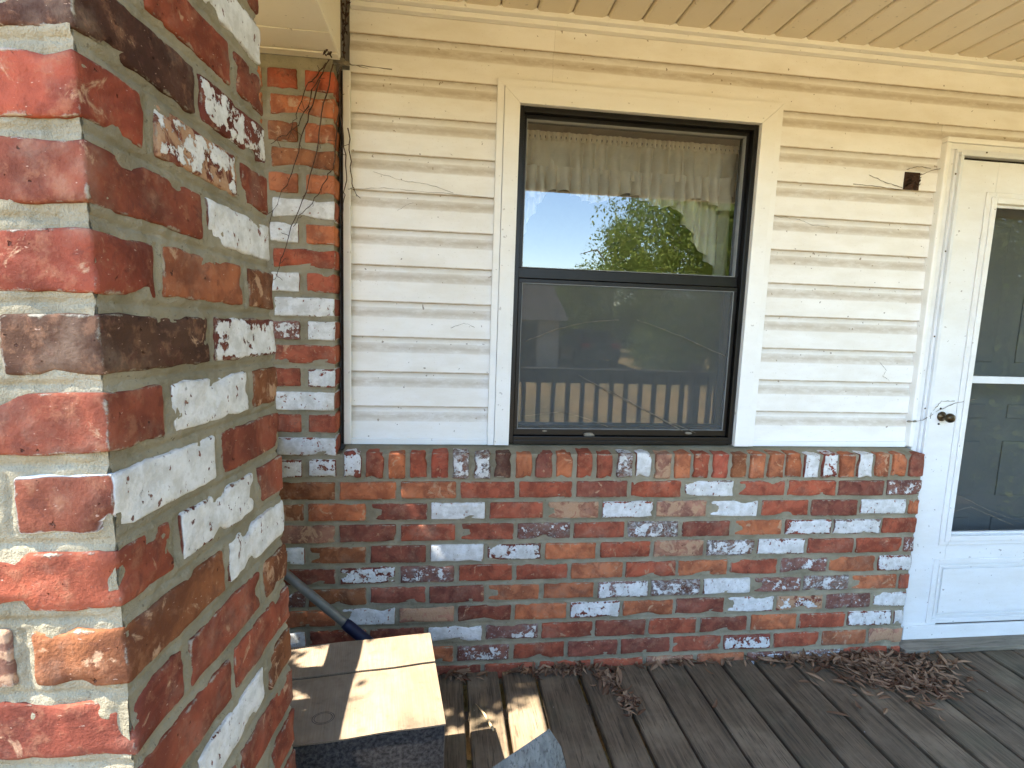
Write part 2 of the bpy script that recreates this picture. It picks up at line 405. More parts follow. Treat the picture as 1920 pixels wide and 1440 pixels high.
#            base colour           paint grey tan
KIND = {
 'r': ((.305, .076, .042), 0, 0, .12), 'o': ((.390, .128, .058), 0, 0, .22), 'd': ((.215, .062, .041), 0, .04, .12),
 'b': ((.240, .090, .038), 0, 0, .25), 't': ((.330, .160, .108), 0, .15, .55), 'p': ((.315, .070, .042), 0, .1, .15),
 'W': ((.220, .065, .040), .90, .1, 0), 'w': ((.200, .050, .034), .74, .1, .1), 's': ((.180, .045, .034), .60, .25, 0),
 'q': ((.170, .038, .028), .50, .0, .1), 'g': ((.150, .070, .050), .45, .80, .1), 'v': ((.170, .075, .062), .38, .58, .1),
 'V': ((.200, .105, .095), .66, .60, 0), 'T': ((.190, .045, .030), .45, 0, .7), 'k': ((.080, .032, .022), 0, .05, .1),
 'm': ((.085, .045, .030), .0, .0, .12),
}
def brick(parent, me, loc, code, rot=(0, 0, 0), sc=(1, 1, 1), j=True, tone=1.):
    o = bpy.data.objects.new('brick', me); COL.objects.link(o); o.parent = parent
    c, p, g, t = KIND[code]
    f = random.uniform(.86, 1.16)*tone; h = random.uniform(-.06, .06)
    o.color = (c[0]*f*(1+h), c[1]*f, c[2]*f*(1-h), 1)
    o['paint'] = float(max(0, min(1, p+random.uniform(-.04, .04)))) if p else 0.0
    o['grey'] = float(g); o['tan'] = float(max(0, t+random.uniform(-.08, .08)))
    if j:
        loc = (loc[0]+random.uniform(-.001, .001), loc[1]+random.uniform(-.0018, .0012), loc[2]+random.uniform(-.0012, .0012))
        rot = (rot[0]+random.uniform(-.006, .006), rot[1]+random.uniform(-.008, .008), rot[2]+random.uniform(-.006, .006))
    o.location = loc; o.rotation_euler = rot; o.scale = sc; return o
def smooth_noise(nu, nv, cell, rng):
    gu, gv = int(nu/cell)+3, int(nv/cell)+3
    g = rng.random((gu, gv))-.5
    u = np.arange(nu)/cell; v = np.arange(nv)/cell
    iu, iv = u.astype(int), v.astype(int); fu, fv = (u-iu)[:, None], (v-iv)[None, :]
    fu = fu*fu*(3-2*fu); fv = fv*fv*(3-2*fv)
    return (g[iu][:, iv]*(1-fu)+g[iu+1][:, iv]*fu)*(1-fv)+(g[iu][:, iv+1]*(1-fu)+g[iu+1][:, iv+1]*fu)*fv
def mortar_sheet(name, u0, u1, v0, v1, step, joints, place, parent, recess=.0052, seed=1):
    """joints(U,V) -> distance to nearest joint centre; place(u,v,depth)->xyz"""
    rng = np.random.default_rng(seed)
    nu = int((u1-u0)/step)+1; nv = int((v1-v0)/step)+1
    u = np.linspace(u0, u1, nu); v = np.linspace(v0, v1, nv)
    U, Vv = np.meshgrid(u, v, indexing='ij')
    d = joints(U, Vv)
    dep = recess+.0032*np.exp(-(d/.0028)**2)
    dep = dep+.0045*smooth_noise(nu, nv, .022/step, rng)+.0024*smooth_noise(nu, nv, .009/step, rng)+.0010*smooth_noise(nu, nv, 1.3, rng)
    X, Y, Z = place(U, Vv, np.clip(dep, .0003, .02))
    vs = np.stack([X, Y, Z], -1).reshape(-1, 3)
    i = (np.arange(nu-1)[:, None]*nv+np.arange(nv-1)[None, :]).ravel()
    fs = np.stack([i, i+nv, i+nv+1, i+1], 1)
    me = bpy.data.meshes.new(name); me.from_pydata(vs.tolist(), [], fs.tolist()); me.update()
    for p in me.polygons: p.use_smooth = True
    return link_mesh(name, me, 'mortar', parent)

DZ = .04        # deck top
# ---- knee wall below the window
wall = thing('brick_wall', (0.9, .05, DZ), 'low red brick wall with flaking white paint under the window', 'brick wall')
ROWS = ['bporrdrwrrdv', 'bodWrtwtWrdWo', 'tdrrvrgdosVr', 'WbdWsortgwrrv', 'dsvrrororvos', 'vbddooVgWvgor',
        'oWtdosodwTvw', 'WddWvrdrdorsW', 'rrovrddrqrot', 'rrddrrrtovgrr']
ROWS[0] = 'boorrdrwrrdv'
XE = 2.183
def wallbrick(x0, x1, zc, code, i):
    x1 = min(x1, XE+.006); w = x1-x0-.0147
    if w < .02: return
    half = w < .12
    me = random.choice(B_HALF if half else B_FULL); L = .0875 if half else BL
    sx = w/L*random.uniform(.985, 1.02)
    brick(None, me, ((x0+x1)/2, BD/2, zc), code, (0, 0, random.choice((0, math.pi))), (sx, 1, random.uniform(.95, 1.05))).parent = wall
def wloc():  # children of wall keep world coordinates
    inv = Matrix.Translation(-wall.location)
    for o in wall.children: o.matrix_parent_inverse = inv
for r, row in enumerate(ROWS):
    zc = .72-r*PZ
    x = -PX if r % 2 == 0 else -1.5*PX
    for i, c in enumerate(row):
        wallbrick(x, x+PX, zc, c, i); x += PX
ROWL = 'qropgvgkodorrgwtorprooowsoWord'.replace('p', 'p')
ROWL = list('qrorp') + list('ggko') + list('dorrgWtorpboo') + list('owsoWood')
ROWL = ROWL[:30]
for i, c in enumerate(ROWL):
    x = .015+.0723*(i+.5)
    brick(wall, random.choice(B_ROWL), (x, .0515+random.uniform(-.002, .002), .8085), c, (rad(1.5), random.uniform(-.02, .02), random.choice((0, math.pi))), (random.uniform(.95, 1.03), 1, random.uniform(.97, 1.02)))
wloc()
zrows = np.array([.72-r*PZ for r in range(10)])
def wj(U, V):
    bed = np.abs(((V-(.72+PZ/2))/PZ)-np.round((V-(.72+PZ/2))/PZ))*PZ
    row = np.floor((.72+PZ/2-V)/PZ); off = np.where(row % 2 == 0, 0, .5)
    hd = np.abs(U/PX-off-np.round(U/PX-off))*PX
    hd = np.where((bed < .009), 1, hd)
    top = V > .7575
    hr = np.abs((U-.015)/.0723-np.round((U-.015)/.0723))*.0723
    return np.where(top, np.where(U > .012, hr, np.minimum(bed, hd)), np.minimum(bed, hd))
mortar_sheet('mortar', -.42, XE-.004, 0.0, .846, .0048, wj, lambda u, v, d: (u, d+0*u, v), wall, seed=3)
boxes('mortar_bed', [((-.42, .014, -.02), (XE-.007, .10, .84))], 'mortar', wall, 0)
# sloped sill wash on top of the rowlock
profile_x('mortar_sill', [(.006, .838), (.006, .8475), (.088, .861), (.11, .861), (.11, .838)], .016, XE-.01, 'mortar', wall, 160, wob=.002)

# ---- brick pilaster at the house corner
pil = thing('brick_pilaster', (-.2, .05, .76), 'brick corner strip with white patches between pillar and siding', 'brick column')
PR = ['ss', 'w', 'rr', 'W', 'rs', 'r', 'vW', 'w', 'Wr', 'r', 'Wo', 'W', 'oo', 'b', 'bo', 'o', 'rr']
for n, cc in enumerate(PR, 1):
    zc = .72+n*PZ
    if len(cc) == 1:
        brick(pil, random.choice(B_FULL), (-PX/2+.0045, BD/2, zc), cc); brick(pil, random.choice(B_FULL), (-PX*1.5-.004, BD/2, zc), random.choice('rdo'))
    else:
        brick(pil, random.choice(B_HALF), (-PX*.25+.0045, BD/2, zc), cc[1]); brick(pil, random.choice(B_HALF), (-PX*.75-.004, BD/2, zc), cc[0])
        brick(pil, random.choice(B_FULL), (-PX*1.5-.004, BD/2, zc), random.choice('rdo'))
for o in pil.children: o.matrix_parent_inverse = Matrix.Translation(-pil.location)
def pj(U, V):
    bed = np.abs(((V-(.72+PZ/2))/PZ)-np.round((V-(.72+PZ/2))/PZ))*PZ
    row = np.floor((V-.72+PZ/2)/PZ)
    hd = np.where(row % 2 == 1, np.abs(U/(PX/2)-np.round(U/(PX/2)))*PX/2, np.abs(U/PX-np.round(U/PX))*PX)
    return np.minimum(bed, np.where(bed < .009, 1, hd))
mortar_sheet('mortar', -.42, -.006, .846, 2.078, .0048, pj, lambda u, v, d: (u, d+0*u, v), pil, seed=5)
mortar_sheet('mortar_return', .006, .12, .762, 2.078, .0048, lambda U, V: np.abs(((V-(.72+PZ/2))/PZ)-np.round((V-(.72+PZ/2))/PZ))*PZ,
             lambda u, v, d: (-.004-d, u, v), pil, seed=6)
boxes('mortar_core', [((-.42, .014, .762), (-.014, .12, 2.078))], 'mortar', pil, 0)

# ---- brick pillar in the foreground
PROT = (rad(-1.627), rad(-2.458), rad(-4.964)); RM = Euler(PROT).to_matrix()
J0 = 1.5106/RM[2][2]
PBASE = Vector((.02186, -1.27426, 1.55063))+RM @ Vector((0, 0, -J0))
pillar = thing('brick_pillar', PBASE, 'thick brick porch pillar close at the left, front face in sun', 'brick pillar', rot=PROT)
# right face rows from the top: near -> far, and the front face brick of that row
PFACE = {-6: 'rd', -5: 'rdr', -4: 'or', -3: 'drr', -2: 'rW', -1: 'drr', 0: 'kq', 1: 'bTr', 2: 'rW', 3: 'kob', 4: 'ms', 5: 'rWb', 6: 'Wr', 7: 'rwr',
         8: 'bW', 9: 'rrb', 10: 'rr', 11: 'bWb', 12: 'or', 13: 'rrr', 14: 'br', 15: 'ror', 16: 'rd', 17: 'oro', 18: 'dr', 19: 'rrr'}
PFRONT = {1: 'p', 3: 'p', 5: 'r', 7: 'r', 9: 'p', 2: 'd', 4: 'b', 0: 'd', 6: 't', 8: 't'}
W2 = .4064
for r in range(-6, 20):
    zc = J0-(r-.5)*PZ
    if zc-.03 < 0 or zc > 2.03: continue
    cc = PFACE[r]; nm = lambda: random.choice(B_NEAR); hb = BD/2
    other = lambda: random.choice('rrodbp')
    zr = lambda: (0, 0, rad(90)*random.choice((1, -1)))
    sx = .1955/BL; hl = .1955/2; S = (sx, 1, 1); sm = (.965*sx, 1, 1)
    def pb(loc, code, rz=0., near=True, sc=S):
        brick(pillar, random.choice(B_NEAR if near else B_FULL), loc, code, (0, 0, rz), sc, True, .64)
    q90 = lambda: rad(90)*random.choice((1, -1))
    if r % 2 == 0:     # two stretchers on the side faces
        pb((-hb, hl, zc), cc[0], q90()); pb((-hb, W2-hl, zc), cc[1], q90())
        pb((-W2+hb, hl, zc), other(), q90(), False); pb((-W2+hb, W2-hl, zc), other(), q90(), False)
        pb((-W2/2, hb, zc), PFRONT.get(r, other()), 0, True, sm); pb((-W2/2, W2-hb, zc), other(), 0, False, sm)
    else:
        pb((-hl, hb, zc), PFRONT.get(r, cc[0])); pb((-W2+hl, hb, zc), other())
        pb((-hb, W2/2, zc), cc[1], q90(), True, sm)
        pb((-hl, W2-hb, zc), cc[2]); pb((-W2+hl, W2-hb, zc), other(), 0, False)
        pb((-W2+hb, W2/2, zc), other(), q90(), False, sm)
def plj(side):
    def f(U, V):
        t = (J0-V)/PZ; bed = np.abs(t-np.round(t))*PZ; row = np.ceil(t)
        even = (row % 2 == 0)
        A = np.abs(U-W2/2); B = np.minimum(np.abs(U-.0985), np.abs(U-W2+.0985))
        hd = np.where(even if side else ~even, A, B)
        return np.minimum(bed, np.where(bed < .010, 1, hd))
    return f
def loc_parent(o):
    o.matrix_parent_inverse = Matrix.Identity(4); return o
loc_parent(mortar_sheet('mortar', .0045, W2-.0045, 0, 2.04, .0025, plj(True), lambda u, v, d: (-d, u, v), pillar, .0034, 8))
loc_parent(mortar_sheet('mortar', .0045, W2-.0045, 0, 2.04, .0025, plj(False), lambda u, v, d: (-u, d+0*u, v), pillar, .0034, 9))
loc_parent(boxes('mortar_core', [((-W2+.006, .0075, 0), (-.0075, W2-.006, 2.04)), ((-.03, .0046, 0), (-.0046, .03, 2.04))], 'mortar', pillar, 0))

# ------------------------------------------------------------------ vinyl siding
YS = .085
siding = thing('siding_wall', (1.1, .1, .86), 'cream vinyl clapboard siding around the window, warmly lit near the ceiling', 'siding')
ZL = [.875]+[.994+.1203*k for k in range(11)]
def course(x0, x1, z0, z1):
    """one dutch-lap course with its lip at z0 and the next lip at z1"""
    h = z1-z0
    p = [(YS+.0014, z0+.016), (YS+.0014, z0), (YS, z0+.0008), (YS, z0+.0055), (YS, z0+h-.054), (YS+.0006, z0+h-.0490), (YS+.0040, z0+h-.034), (YS+.0078, z0+h-.0205), (YS+.0084, z0+h-.0165), (YS+.0086, z1+.013)]
    dust_lip_shade = [1.25, 1.25, 1.25, .04, .03, .52, .82, .50, .12, 1.]  # bevel values are dust; lip edge values paint the lap shadow line
    return profile_x('siding_board', p, x0, x1, 'siding', siding, max(2, int((x1-x0)/.05)), dust_lip_shade, .0014, False)
WX0, WX1, WZ0, WZ1 = .506, 1.514, .864, 2.094     # window casing
DX0, DZ1 = 2.165, 2.033                           # door casing
for k in range(len(ZL)):
    z0 = ZL[k]; z1 = ZL[k+1] if k+1 < len(ZL) else 2.3175
    if z0 < WZ1-.1:
        course(.030, WX0+.002, z0, z1); course(WX1-.002, DX0 if z0 < DZ1-.05 else 4.2, z0, z1)
        if z0 < DZ1 < z1 and z0 < DZ1-.05:
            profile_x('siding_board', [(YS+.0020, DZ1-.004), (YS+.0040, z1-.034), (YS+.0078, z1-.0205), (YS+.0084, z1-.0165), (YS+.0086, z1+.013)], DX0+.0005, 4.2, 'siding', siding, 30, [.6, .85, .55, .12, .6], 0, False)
    elif z0 < WZ1:
        course(.030, .690, z0, z1); course(.6905, 4.2, z0, z1)
    else:
        course(.030, .692, z0, z1); course(.6925, 4.2, z0, z1)
# sheathing behind, with the window and door openings left free
boxes('sheathing', [((-.42, .125, .0), (.575, .16, 2.6)), ((1.44, .125, .0), (2.20, .16, 2.6)), ((.575, .125, 2.03), (1.44, .16, 2.6)),
                    ((.575, .125, 0), (1.44, .16, .868)), ((2.20, .125, 2.0), (3.22, .16, 2.6)), ((3.22, .125, 0), (4.6, .16, 2.6))], 'room', siding, 0)
# corner channel, starter strip, side channels
box('corner_channel', (.0105, .070, .863), (.034, .0845, 2.079), 'trim', siding, .003)
box('corner_gap', (.0015, .080, .863), (.0100, .112, 2.079), 'darkline', siding, 0)
for x0, x1 in ((.034, WX0-.001), (WX1+.001, DX0-.001)):
    box('starter_strip', (x0, .076, .862), (x1, .0990, .882), 'trim', siding, .002)
box('ceiling_channel', (.034, .038, 2.282), (4.2, .0835, 2.304), 'trim', siding, .003)
profile_x('ceiling_channel', [(.060, 2.266), (.060, 2.281), (.0835, 2.281), (.0835, 2.266)], .036, 4.2, 'trim', siding, 60, wob=.004)

# ------------------------------------------------------------------ window
win = thing('window', (1.0, .1, .864), 'black framed double hung window with white casing, screen on lower half', 'window')
def casing(name, pts, mat, y0, y1, parent):   # flat mitred piece: polygon in xz
    bm = bmesh.new()
    a = [bm.verts.new((x, y0, z)) for x, z in pts]; b = [bm.verts.new((x, y1, z)) for x, z in pts]
    bm.faces.new(a); bm.faces.new(b[::-1]); n = len(pts)
    for i in range(n): bm.faces.new((a[i], a[(i+1) % n], b[(i+1) % n], b[i]))
    return link_mesh(name, to_mesh(bm, name), mat, parent)
FX0, FX1, FZ0, FZ1 = .581, 1.436, .872, 2.020
c = .022
# outer J channel
casing('casing_channel', [(WX0, WZ0), (WX0+c, WZ0), (WX0+c, WZ1-c-.0005), (WX0, WZ1-.0005)], 'trim', .066, .10, win)
casing('casing_channel', [(WX1-c, WZ0), (WX1, WZ0), (WX1, WZ1-.0005), (WX1-c, WZ1-c-.0005)], 'trim', .066, .10, win)
casing('casing_channel', [(WX0, WZ1), (WX0+c, WZ1-c), (WX1-c, WZ1-c), (WX1, WZ1)], 'trim', .0665, .10, win)
# flat casing boards, mitred
g = .0016
casing('casing_board', [(WX0+c+g, WZ0+.001), (FX0, WZ0+.001), (FX0, FZ1), (WX0+c+g, WZ1-c-g-.001)], 'trim', .060, .118, win)
casing('casing_board', [(FX1, WZ0+.001), (WX1-c-g, WZ0+.001), (WX1-c-g, WZ1-c-g-.001), (FX1, FZ1)], 'trim', .060, .118, win)
casing('casing_board', [(WX0+c+g, WZ1-c-g), (FX0, FZ1+.001), (FX1, FZ1+.001), (WX1-c-g, WZ1-c-g)], 'trim', .0605, .118, win)
# black frame
t = .018
boxes('frame', [((FX0+.0005, .078, FZ0-.004), (FX0+t, .17, FZ1-.0005)), ((FX1-t, .078, FZ0-.004), (FX1-.0005, .17, FZ1-.0005)),
                ((FX0+t, .0785, FZ1-t), (FX1-t, .17, FZ1-.001)), ((FX0+t, .0785, FZ0-.004), (FX1-t, .17, FZ0+.022)),
                ((FX0+t, .074, FZ0-.006), (FX1-t, .0782, FZ0+.008))], 'black', win, .0015)
ZM0, ZM1 = 1.442, 1.492
us = box('upper_sash', (FX0+t+.0005, .105, ZM0+.014), (FX1-t-.0005, .150, ZM1), 'black', win, .002)
boxes('sash_stile', [((FX0+t+.0005, .104, ZM1+.0005), (FX0+t+.012, .150, FZ1-t-.0005)), ((FX1-t-.012, .104, ZM1+.0005), (FX1-t-.0005, .150, FZ1-t-.0005)),
                     ((FX0+t+.0125, .104, FZ1-t-.014), (FX1-t-.0125, .150, FZ1-t-.0005))], 'black', us, .0015)
def pane(name, x0, x1, z0, z1, y, mat, parent, thick=0):
    me = bpy.data.meshes.new(name)
    me.from_pydata([(x0, y, z0), (x1, y, z0), (x1, y, z1), (x0, y, z1)], [], [(0, 1, 2, 3)]); me.update()
    return link_mesh(name, me, mat, parent)
pane('pane', FX0+t+.011, FX1-t-.011, ZM1-.002, FZ1-t-.012, .124, 'glass', us)
boxes('glazing_bead', [((FX0+t+.0125, .1045, ZM1+.0008), (FX0+t+.0150, .1235, FZ1-t-.0145)), ((FX1-t-.0150, .1045, ZM1+.0008), (FX1-t-.0125, .1235, FZ1-t-.0145)),
                       ((FX0+t+.0155, .1045, FZ1-t-.0170), (FX1-t-.0155, .1235, FZ1-t-.0146)), ((FX0+t+.0155, .1045, ZM1+.0008), (FX1-t-.0155, .1235, ZM1+.0030))], 'silver', us, 0)
LZ0, LZ1 = .930, 1.440
ls = boxes('lower_sash', [((FX0+t+.0005, .112, FZ0+.0225), (FX1-t-.0005, .165, LZ0)), ((FX0+t+.0005, .112, LZ1+.0005), (FX1-t-.0005, .165, LZ1+.015)),
                     ((FX0+t+.0005, .112, LZ0+.0005), (FX0+t+.018, .165, LZ1)), ((FX1-t-.018, .112, LZ0+.0005), (FX1-t-.0005, .165, LZ1))], 'black', win, .002)
pane('pane', FX0+t+.017, FX1-t-.017, LZ0-.001, LZ1+.001, .140, 'glass2', ls)
sx0, sx1 = FX0+t+.003, FX1-t-.003
sf = boxes('screen_frame', [((sx0, .0945, FZ0+.024), (sx1, .1030, LZ0-.0125)), ((sx0, .0945, LZ1-.0005), (sx1, .1030, LZ1+.013)),
                       ((sx0, .0945, LZ0-.012), (sx0+.012, .1030, LZ1-.001)), ((sx1-.012, .0945, LZ0-.012), (sx1, .1030, LZ1-.001))], 'black', win, .001)
boxes('screen_spline', [((sx0+.0125, .0950, LZ0-.012), (sx1-.0125, .0990, LZ0-.0098)), ((sx0+.0125, .0950, LZ1-.0030), (sx1-.0125, .0990, LZ1-.0008)),
                        ((sx0+.0122, .0950, LZ0-.0094), (sx0+.0144, .0990, LZ1-.0034)), ((sx1-.0144, .0950, LZ0-.0094), (sx1-.0122, .0990, LZ1-.0034))], 'silver', sf, 0)
pane('insect_screen', sx0+.013, sx1-.013, LZ0-.011, LZ1-.002, .0995, 'screen', sf)

# ------------------------------------------------------------------ curtains
def cloth_sheet(name, x0, x1, ztop, zbot, y, parent, folds, amp, nx=120, nz=24, seed=0, flare=1.0):
    vs = []; fs = []
    for i in range(nx+1):
        u = i/nx; x = x0+(x1-x0)*u
        zb = zbot(u)
        for j in range(nz+1):
            v = j/nz; z = ztop+(zb-ztop)*v
            ph = folds*u*2*math.pi+2.2*mn.noise(Vector((u*6, seed, 0)))*2
            a = amp*(.35+flare*v)
            yy = y+a*math.sin(ph)+a*.5*mn.noise(Vector((u*folds*1.7, v*2, seed+5)))
            vs.append((x+.3*a*math.cos(ph), yy, z+.004*mn.noise(Vector((u*30, v, seed)))))
    for i in range(nx):
        for j in range(nz):
            a = i*(nz+1)+j; fs.append((a, a+nz+1, a+nz+2, a+1))
    me = bpy.data.meshes.new(name); me.from_pydata(vs, [], fs); me.update()
    for p in me.polygons: p.use_smooth = True
    return link_mesh(name, me, 'cloth', parent)
cur = thing('curtain', (1.0, .25, 1.75), 'gathered cream valance with ruffles behind the upper window pane', 'curtain')
CY = .235
cloth_sheet('valance', .60, 1.44, 1.968, lambda u: 1.845-.05*abs(2*u-1)**2+.012*math.cos(u*18), CY, cur, 15, .016, 240, 20, 1)
cloth_sheet('valance_ruffle', .62, 1.42, 1.868, lambda u: 1.765-.02*math.cos(u*19), CY-.022, cur, 20, .018, 260, 14, 4)
cloth_sheet('heading', .60, 1.44, 1.992, lambda u: 1.960, CY-.008, cur, 44, .007, 300, 8, 7)
cloth_sheet('jabot', .60, .755, 1.955, lambda u: 1.56+.32*u, CY+.02, cur, 4.5, .018, 90, 30, 11)
cloth_sheet('jabot', 1.20, 1.44, 1.955, lambda u: 1.78-.32*u, CY+.02, cur, 5, .018, 90, 30, 15)
tube('curtain_rod', [(.585, CY, 1.975), (1.46, CY, 1.975)], .006, 'silver', cur)
if 0: cur2 = thing('curtain', (1.0, .33, .95), 'thin curtain panels hanging behind the lower screened sash', 'curtain')
if 0: cloth_sheet('panel', .60, .78, 1.70, lambda u: .88, .31, cur2, 5, .018, 80, 30, 21)
if 0: cloth_sheet('panel', 1.26, 1.44, 1.70, lambda u: .88, .31, cur2, 5, .018, 80, 30, 25)

# ------------------------------------------------------------------ the room behind and house body
def struct(o): o['kind'] = 'structure'; return o
struct(boxes('house_interior', [((-.42, 3.2, -.7), (4.6, 3.25, 2.6)), ((-.45, .161, -.7), (-.40, 3.2, 2.6)), ((4.55, .161, -.7), (4.6, 3.2, 2.6)),
                                ((-.40, .161, 2.45), (4.55, 3.2, 2.5)), ((-.40, .161, -.1), (4.55, 3.2, -.05)), ((2.12, .161, 0), (2.15, 1.2, 2.44))], 'room', None, 0))

# ------------------------------------------------------------------ storm door
door = thing('storm_door', (2.7, .06, DZ), 'white storm door with tall dark glass beside the brick wall', 'door')
SX0, SX1, SZ0, SZ1 = 2.236, 3.15, .054, 1.953
CX1 = 3.22
# casing: J channel, brickmould, Z-bar
def frame3(name, x0, x1, z1, w, y0, y1, mat, bev=.002, zb=DZ):
    boxes(name, [((x0, y0, zb), (x0+w, y1, z1-w-.0006))], mat, door, bev)
    boxes(name, [((x1-w, y0, zb), (x1, y1, z1-w-.0006))], mat, door, bev)
    boxes(name, [((x0, y0, z1-w), (x1, y1, z1))], mat, door, bev)
frame3('casing_channel', 2.164, CX1, 2.031, .019, .060, .10, 'trim', .005, .866)
frame3('casing_board', 2.1835, CX1-.0195, 2.0113, .022, .068, .125, 'door', .002)
frame3('door_stop', 2.2060, CX1-.042, 1.9890, .011, .060, .125, 'doormetal', .001)
frame3('door_stop', 2.2172, CX1-.0532, 1.9778, .013, .049, .125, 'doormetal', .002)
frame3('door_gap', 2.2304, CX1-.0664, 1.9644, .005, .075, .125, 'darkline', 0)
for sx, sz in ((2.2125, 1.90), (2.2125, 1.62), (2.2125, 1.30), (2.2125, 1.02), (2.33, 1.9835), (2.75, 1.9835)):
    bm = bmesh.new(); bmesh.ops.create_uvsphere(bm, u_segments=10, v_segments=6, radius=.0036)
    o = link_mesh('screw', to_mesh(bm, 'screw', True), 'brass', door); o.location = (sx, .0595, sz); o.scale = (1, .5, 1)
GX0, GX1, GZ0, GZ1 = 2.388, 3.0, .502, 1.802
PZ0, PZ1, PXa = .150, .375, 2.360
y0, y1 = .058, .095
boxes('stile', [((SX0, y0, SZ0), (GX0, y1, SZ1))], 'door', door, .003)
boxes('stile', [((GX1, y0, SZ0), (SX1, y1, SZ1))], 'door', door, .003)
boxes('top_rail', [((GX0+.0002, y0+.0004, GZ1), (GX1-.0002, y1, SZ1-.0004))], 'door', door, 0)
boxes('lock_rail', [((GX0+.0002, y0+.0004, .402), (GX1-.0002, y1, GZ0))], 'door', door, 0)
boxes('kick_panel', [((GX0+.0002, y0+.0006, SZ0+.066), (GX1-.0002, y1, .4018))], 'door', door, 0)
boxes('bottom_sweep', [((SX0-.002, y0-.010, .056), (SX1+.002, y0-.0005, .117))], 'door', door, .002)
def molding(name, x0, x1, z0, z1, w, y, d, mat, bev=.004):
    boxes(name, [((x0, y-d, z0), (x0+w, y, z1)), ((x1-w, y-d, z0), (x1, y, z1)), ((x0+w+.0002, y-d, z0), (x1-w-.0002, y, z0+w)), ((x0+w+.0002, y-d, z1-w), (x1-w-.0002, y, z1))], mat, door, bev)
molding('glass_molding', 2.347, 3.041, .461, 1.843, .040, y0-.0003, .007, 'door', .0035)
molding('glass_molding', 2.366, 3.022, .480, 1.824, .022, y0-.0076, .006, 'door', .0028)
molding('panel_molding', 2.338, 3.05, .1255, .402, .020, y0-.0003, .006, 'door', .003)
molding('panel_molding', 2.366, 3.022, .152, .376, .010, y0-.0003, .005, 'door', .0025)
box('raised_panel', (2.384, y0-.006, .168), (3.004, y0-.0003, .360), 'door', door, .004)
pane('pane', GX0-.001, GX1+.001, GZ0-.001, GZ1+.001, .078, 'doorglass', door)
box('mid_bar', (GX0+.0005, .0605, 1.123), (GX1-.0005, .0745, 1.151), 'doormetal', door, .002)
boxes('glass_stop', [((GX0+.0005, .0655, GZ1-.010), (GX1-.0005, .0765, GZ1-.0005)), ((GX0+.0005, .0655, GZ0+.0005), (GX1-.0005, .0765, GZ0+.009))], 'doormetal', door, 0)
# knob: rose plate, neck, ball
def lathe(name, prof, mat, parent, loc, axis='Y', seg=24):
    bm = bmesh.new(); rings = []
    for r, t in prof:
        rings.append([bm.verts.new((r*math.cos(a*2*math.pi/seg), -t, r*math.sin(a*2*math.pi/seg))) for a in range(seg)])
    for A, B in zip(rings, rings[1:]):
        for k in range(seg): bm.faces.new((A[k], A[(k+1) % seg], B[(k+1) % seg], B[k]))
    bm.faces.new(rings[0]); bm.faces.new(rings[-1])
    o = link_mesh(name, to_mesh(bm, name, True), mat, parent); o.location = loc; return o
lathe('knob', [(.019, 0), (.019, .004), (.0165, .007), (.008, .010), (.0075, .022), (.013, .026), (.0175, .032), (.0185, .038), (.0165, .045), (.010, .0495), (.002, .051)], 'brass', door, (2.286, y0-.0004, .990))
for zz in (1.021, .960): lathe('screw', [(.004, 0), (.004, .002), (.001, .003)], 'darkline', door, (2.2775, y0-.0004, zz), seg=10)
box('strike_latch', (2.2345, .0570, .980), (2.2400, .0575, 1.004), 'darkline', door, 0)

inner = thing('entry_door', (2.7, .22, DZ), 'grey panelled inner door seen through the storm door glass', 'door')
boxes('door_leaf', [((2.21, .20, .045), (3.2, .24, 2.0))], 'greydoor', inner, .002)
for px in (2.33, 2.74):
    for pz0, pz1 in ((.20, .52), (.62, .86), (.96, 1.02), (1.2, 1.75)):
        boxes('panel', [((px, .194, pz0), (px+.30, .1995, pz1))], 'greydoor', inner, .004)
struct(boxes('door_jamb', [((2.185, .126, .04), (2.205, .2, 2.0)), ((3.205, .126, .04), (3.22, .2, 2.0))], 'room', None, 0))
th = box('door_threshold', (2.186, -.022, DZ+.0008), (3.32, .052, DZ+.020), 'threshold', None, .003)
tag(th, 'weathered grey threshold board on the deck below the white storm door', 'threshold')

# ------------------------------------------------------------------ porch ceiling, beam, header, roof
ceil = thing('porch_ceiling', (1.8, -.6, 2.29), 'tan vinyl porch ceiling with parallel grooved panels', 'ceiling')
GP = .1165; gx = 1.322-GP*12
i = 0; x = gx
while x < 4.3:
    x0 = max(x, .02)
    if x+GP > .03:
        p = []
        bm = bmesh.new()
        prof = [(x0+.0015, 2.306), (x0+.003, 2.2995), (x0+.008, 2.2950), (x+GP-.018, 2.2950), (x+GP-.006, 2.3005), (x+GP-.0015, 2.306), (x+GP-.0015, 2.309), (x0+.0015, 2.309)]
        A = [bm.verts.new((a, .055, z)) for a, z in prof]; B = [bm.verts.new((a, -1.298, z)) for a, z in prof]
        n = len(prof); bm.faces.new(A); bm.faces.new(B[::-1])
        for k in range(n): bm.faces.new((A[k], A[(k+1) % n], B[(k+1) % n], B[k]))
        link_mesh('soffit_panel', to_mesh(bm, 'soffit_panel'), 'soffit', ceil)
    x += GP
boxes('soffit_backing', [((-.40, -1.30, 2.312), (4.3, .12, 2.33))], 'soffit', ceil, 0)
beam = thing('porch_beam', (-.19, -.6, 2.078), 'cream metal-wrapped beam from pillar to house wall, dead vines on it', 'beam')
boxes('wrap', [((-.53, -.86, 2.082), (.0175, -.001, 2.31))], 'coil', beam, .003)
for ya, yb, dz in ((-.040, -.002, .006), (-.16, -.045, .003)):
    boxes('wrap_lip', [((-.532, ya, 2.082-dz), (.0155, yb, 2.0815))], 'coil', beam, .0015)
head = thing('porch_header', (2.0, -1.3, 2.08), 'cream wrapped header beam along the front edge of the porch roof', 'beam')
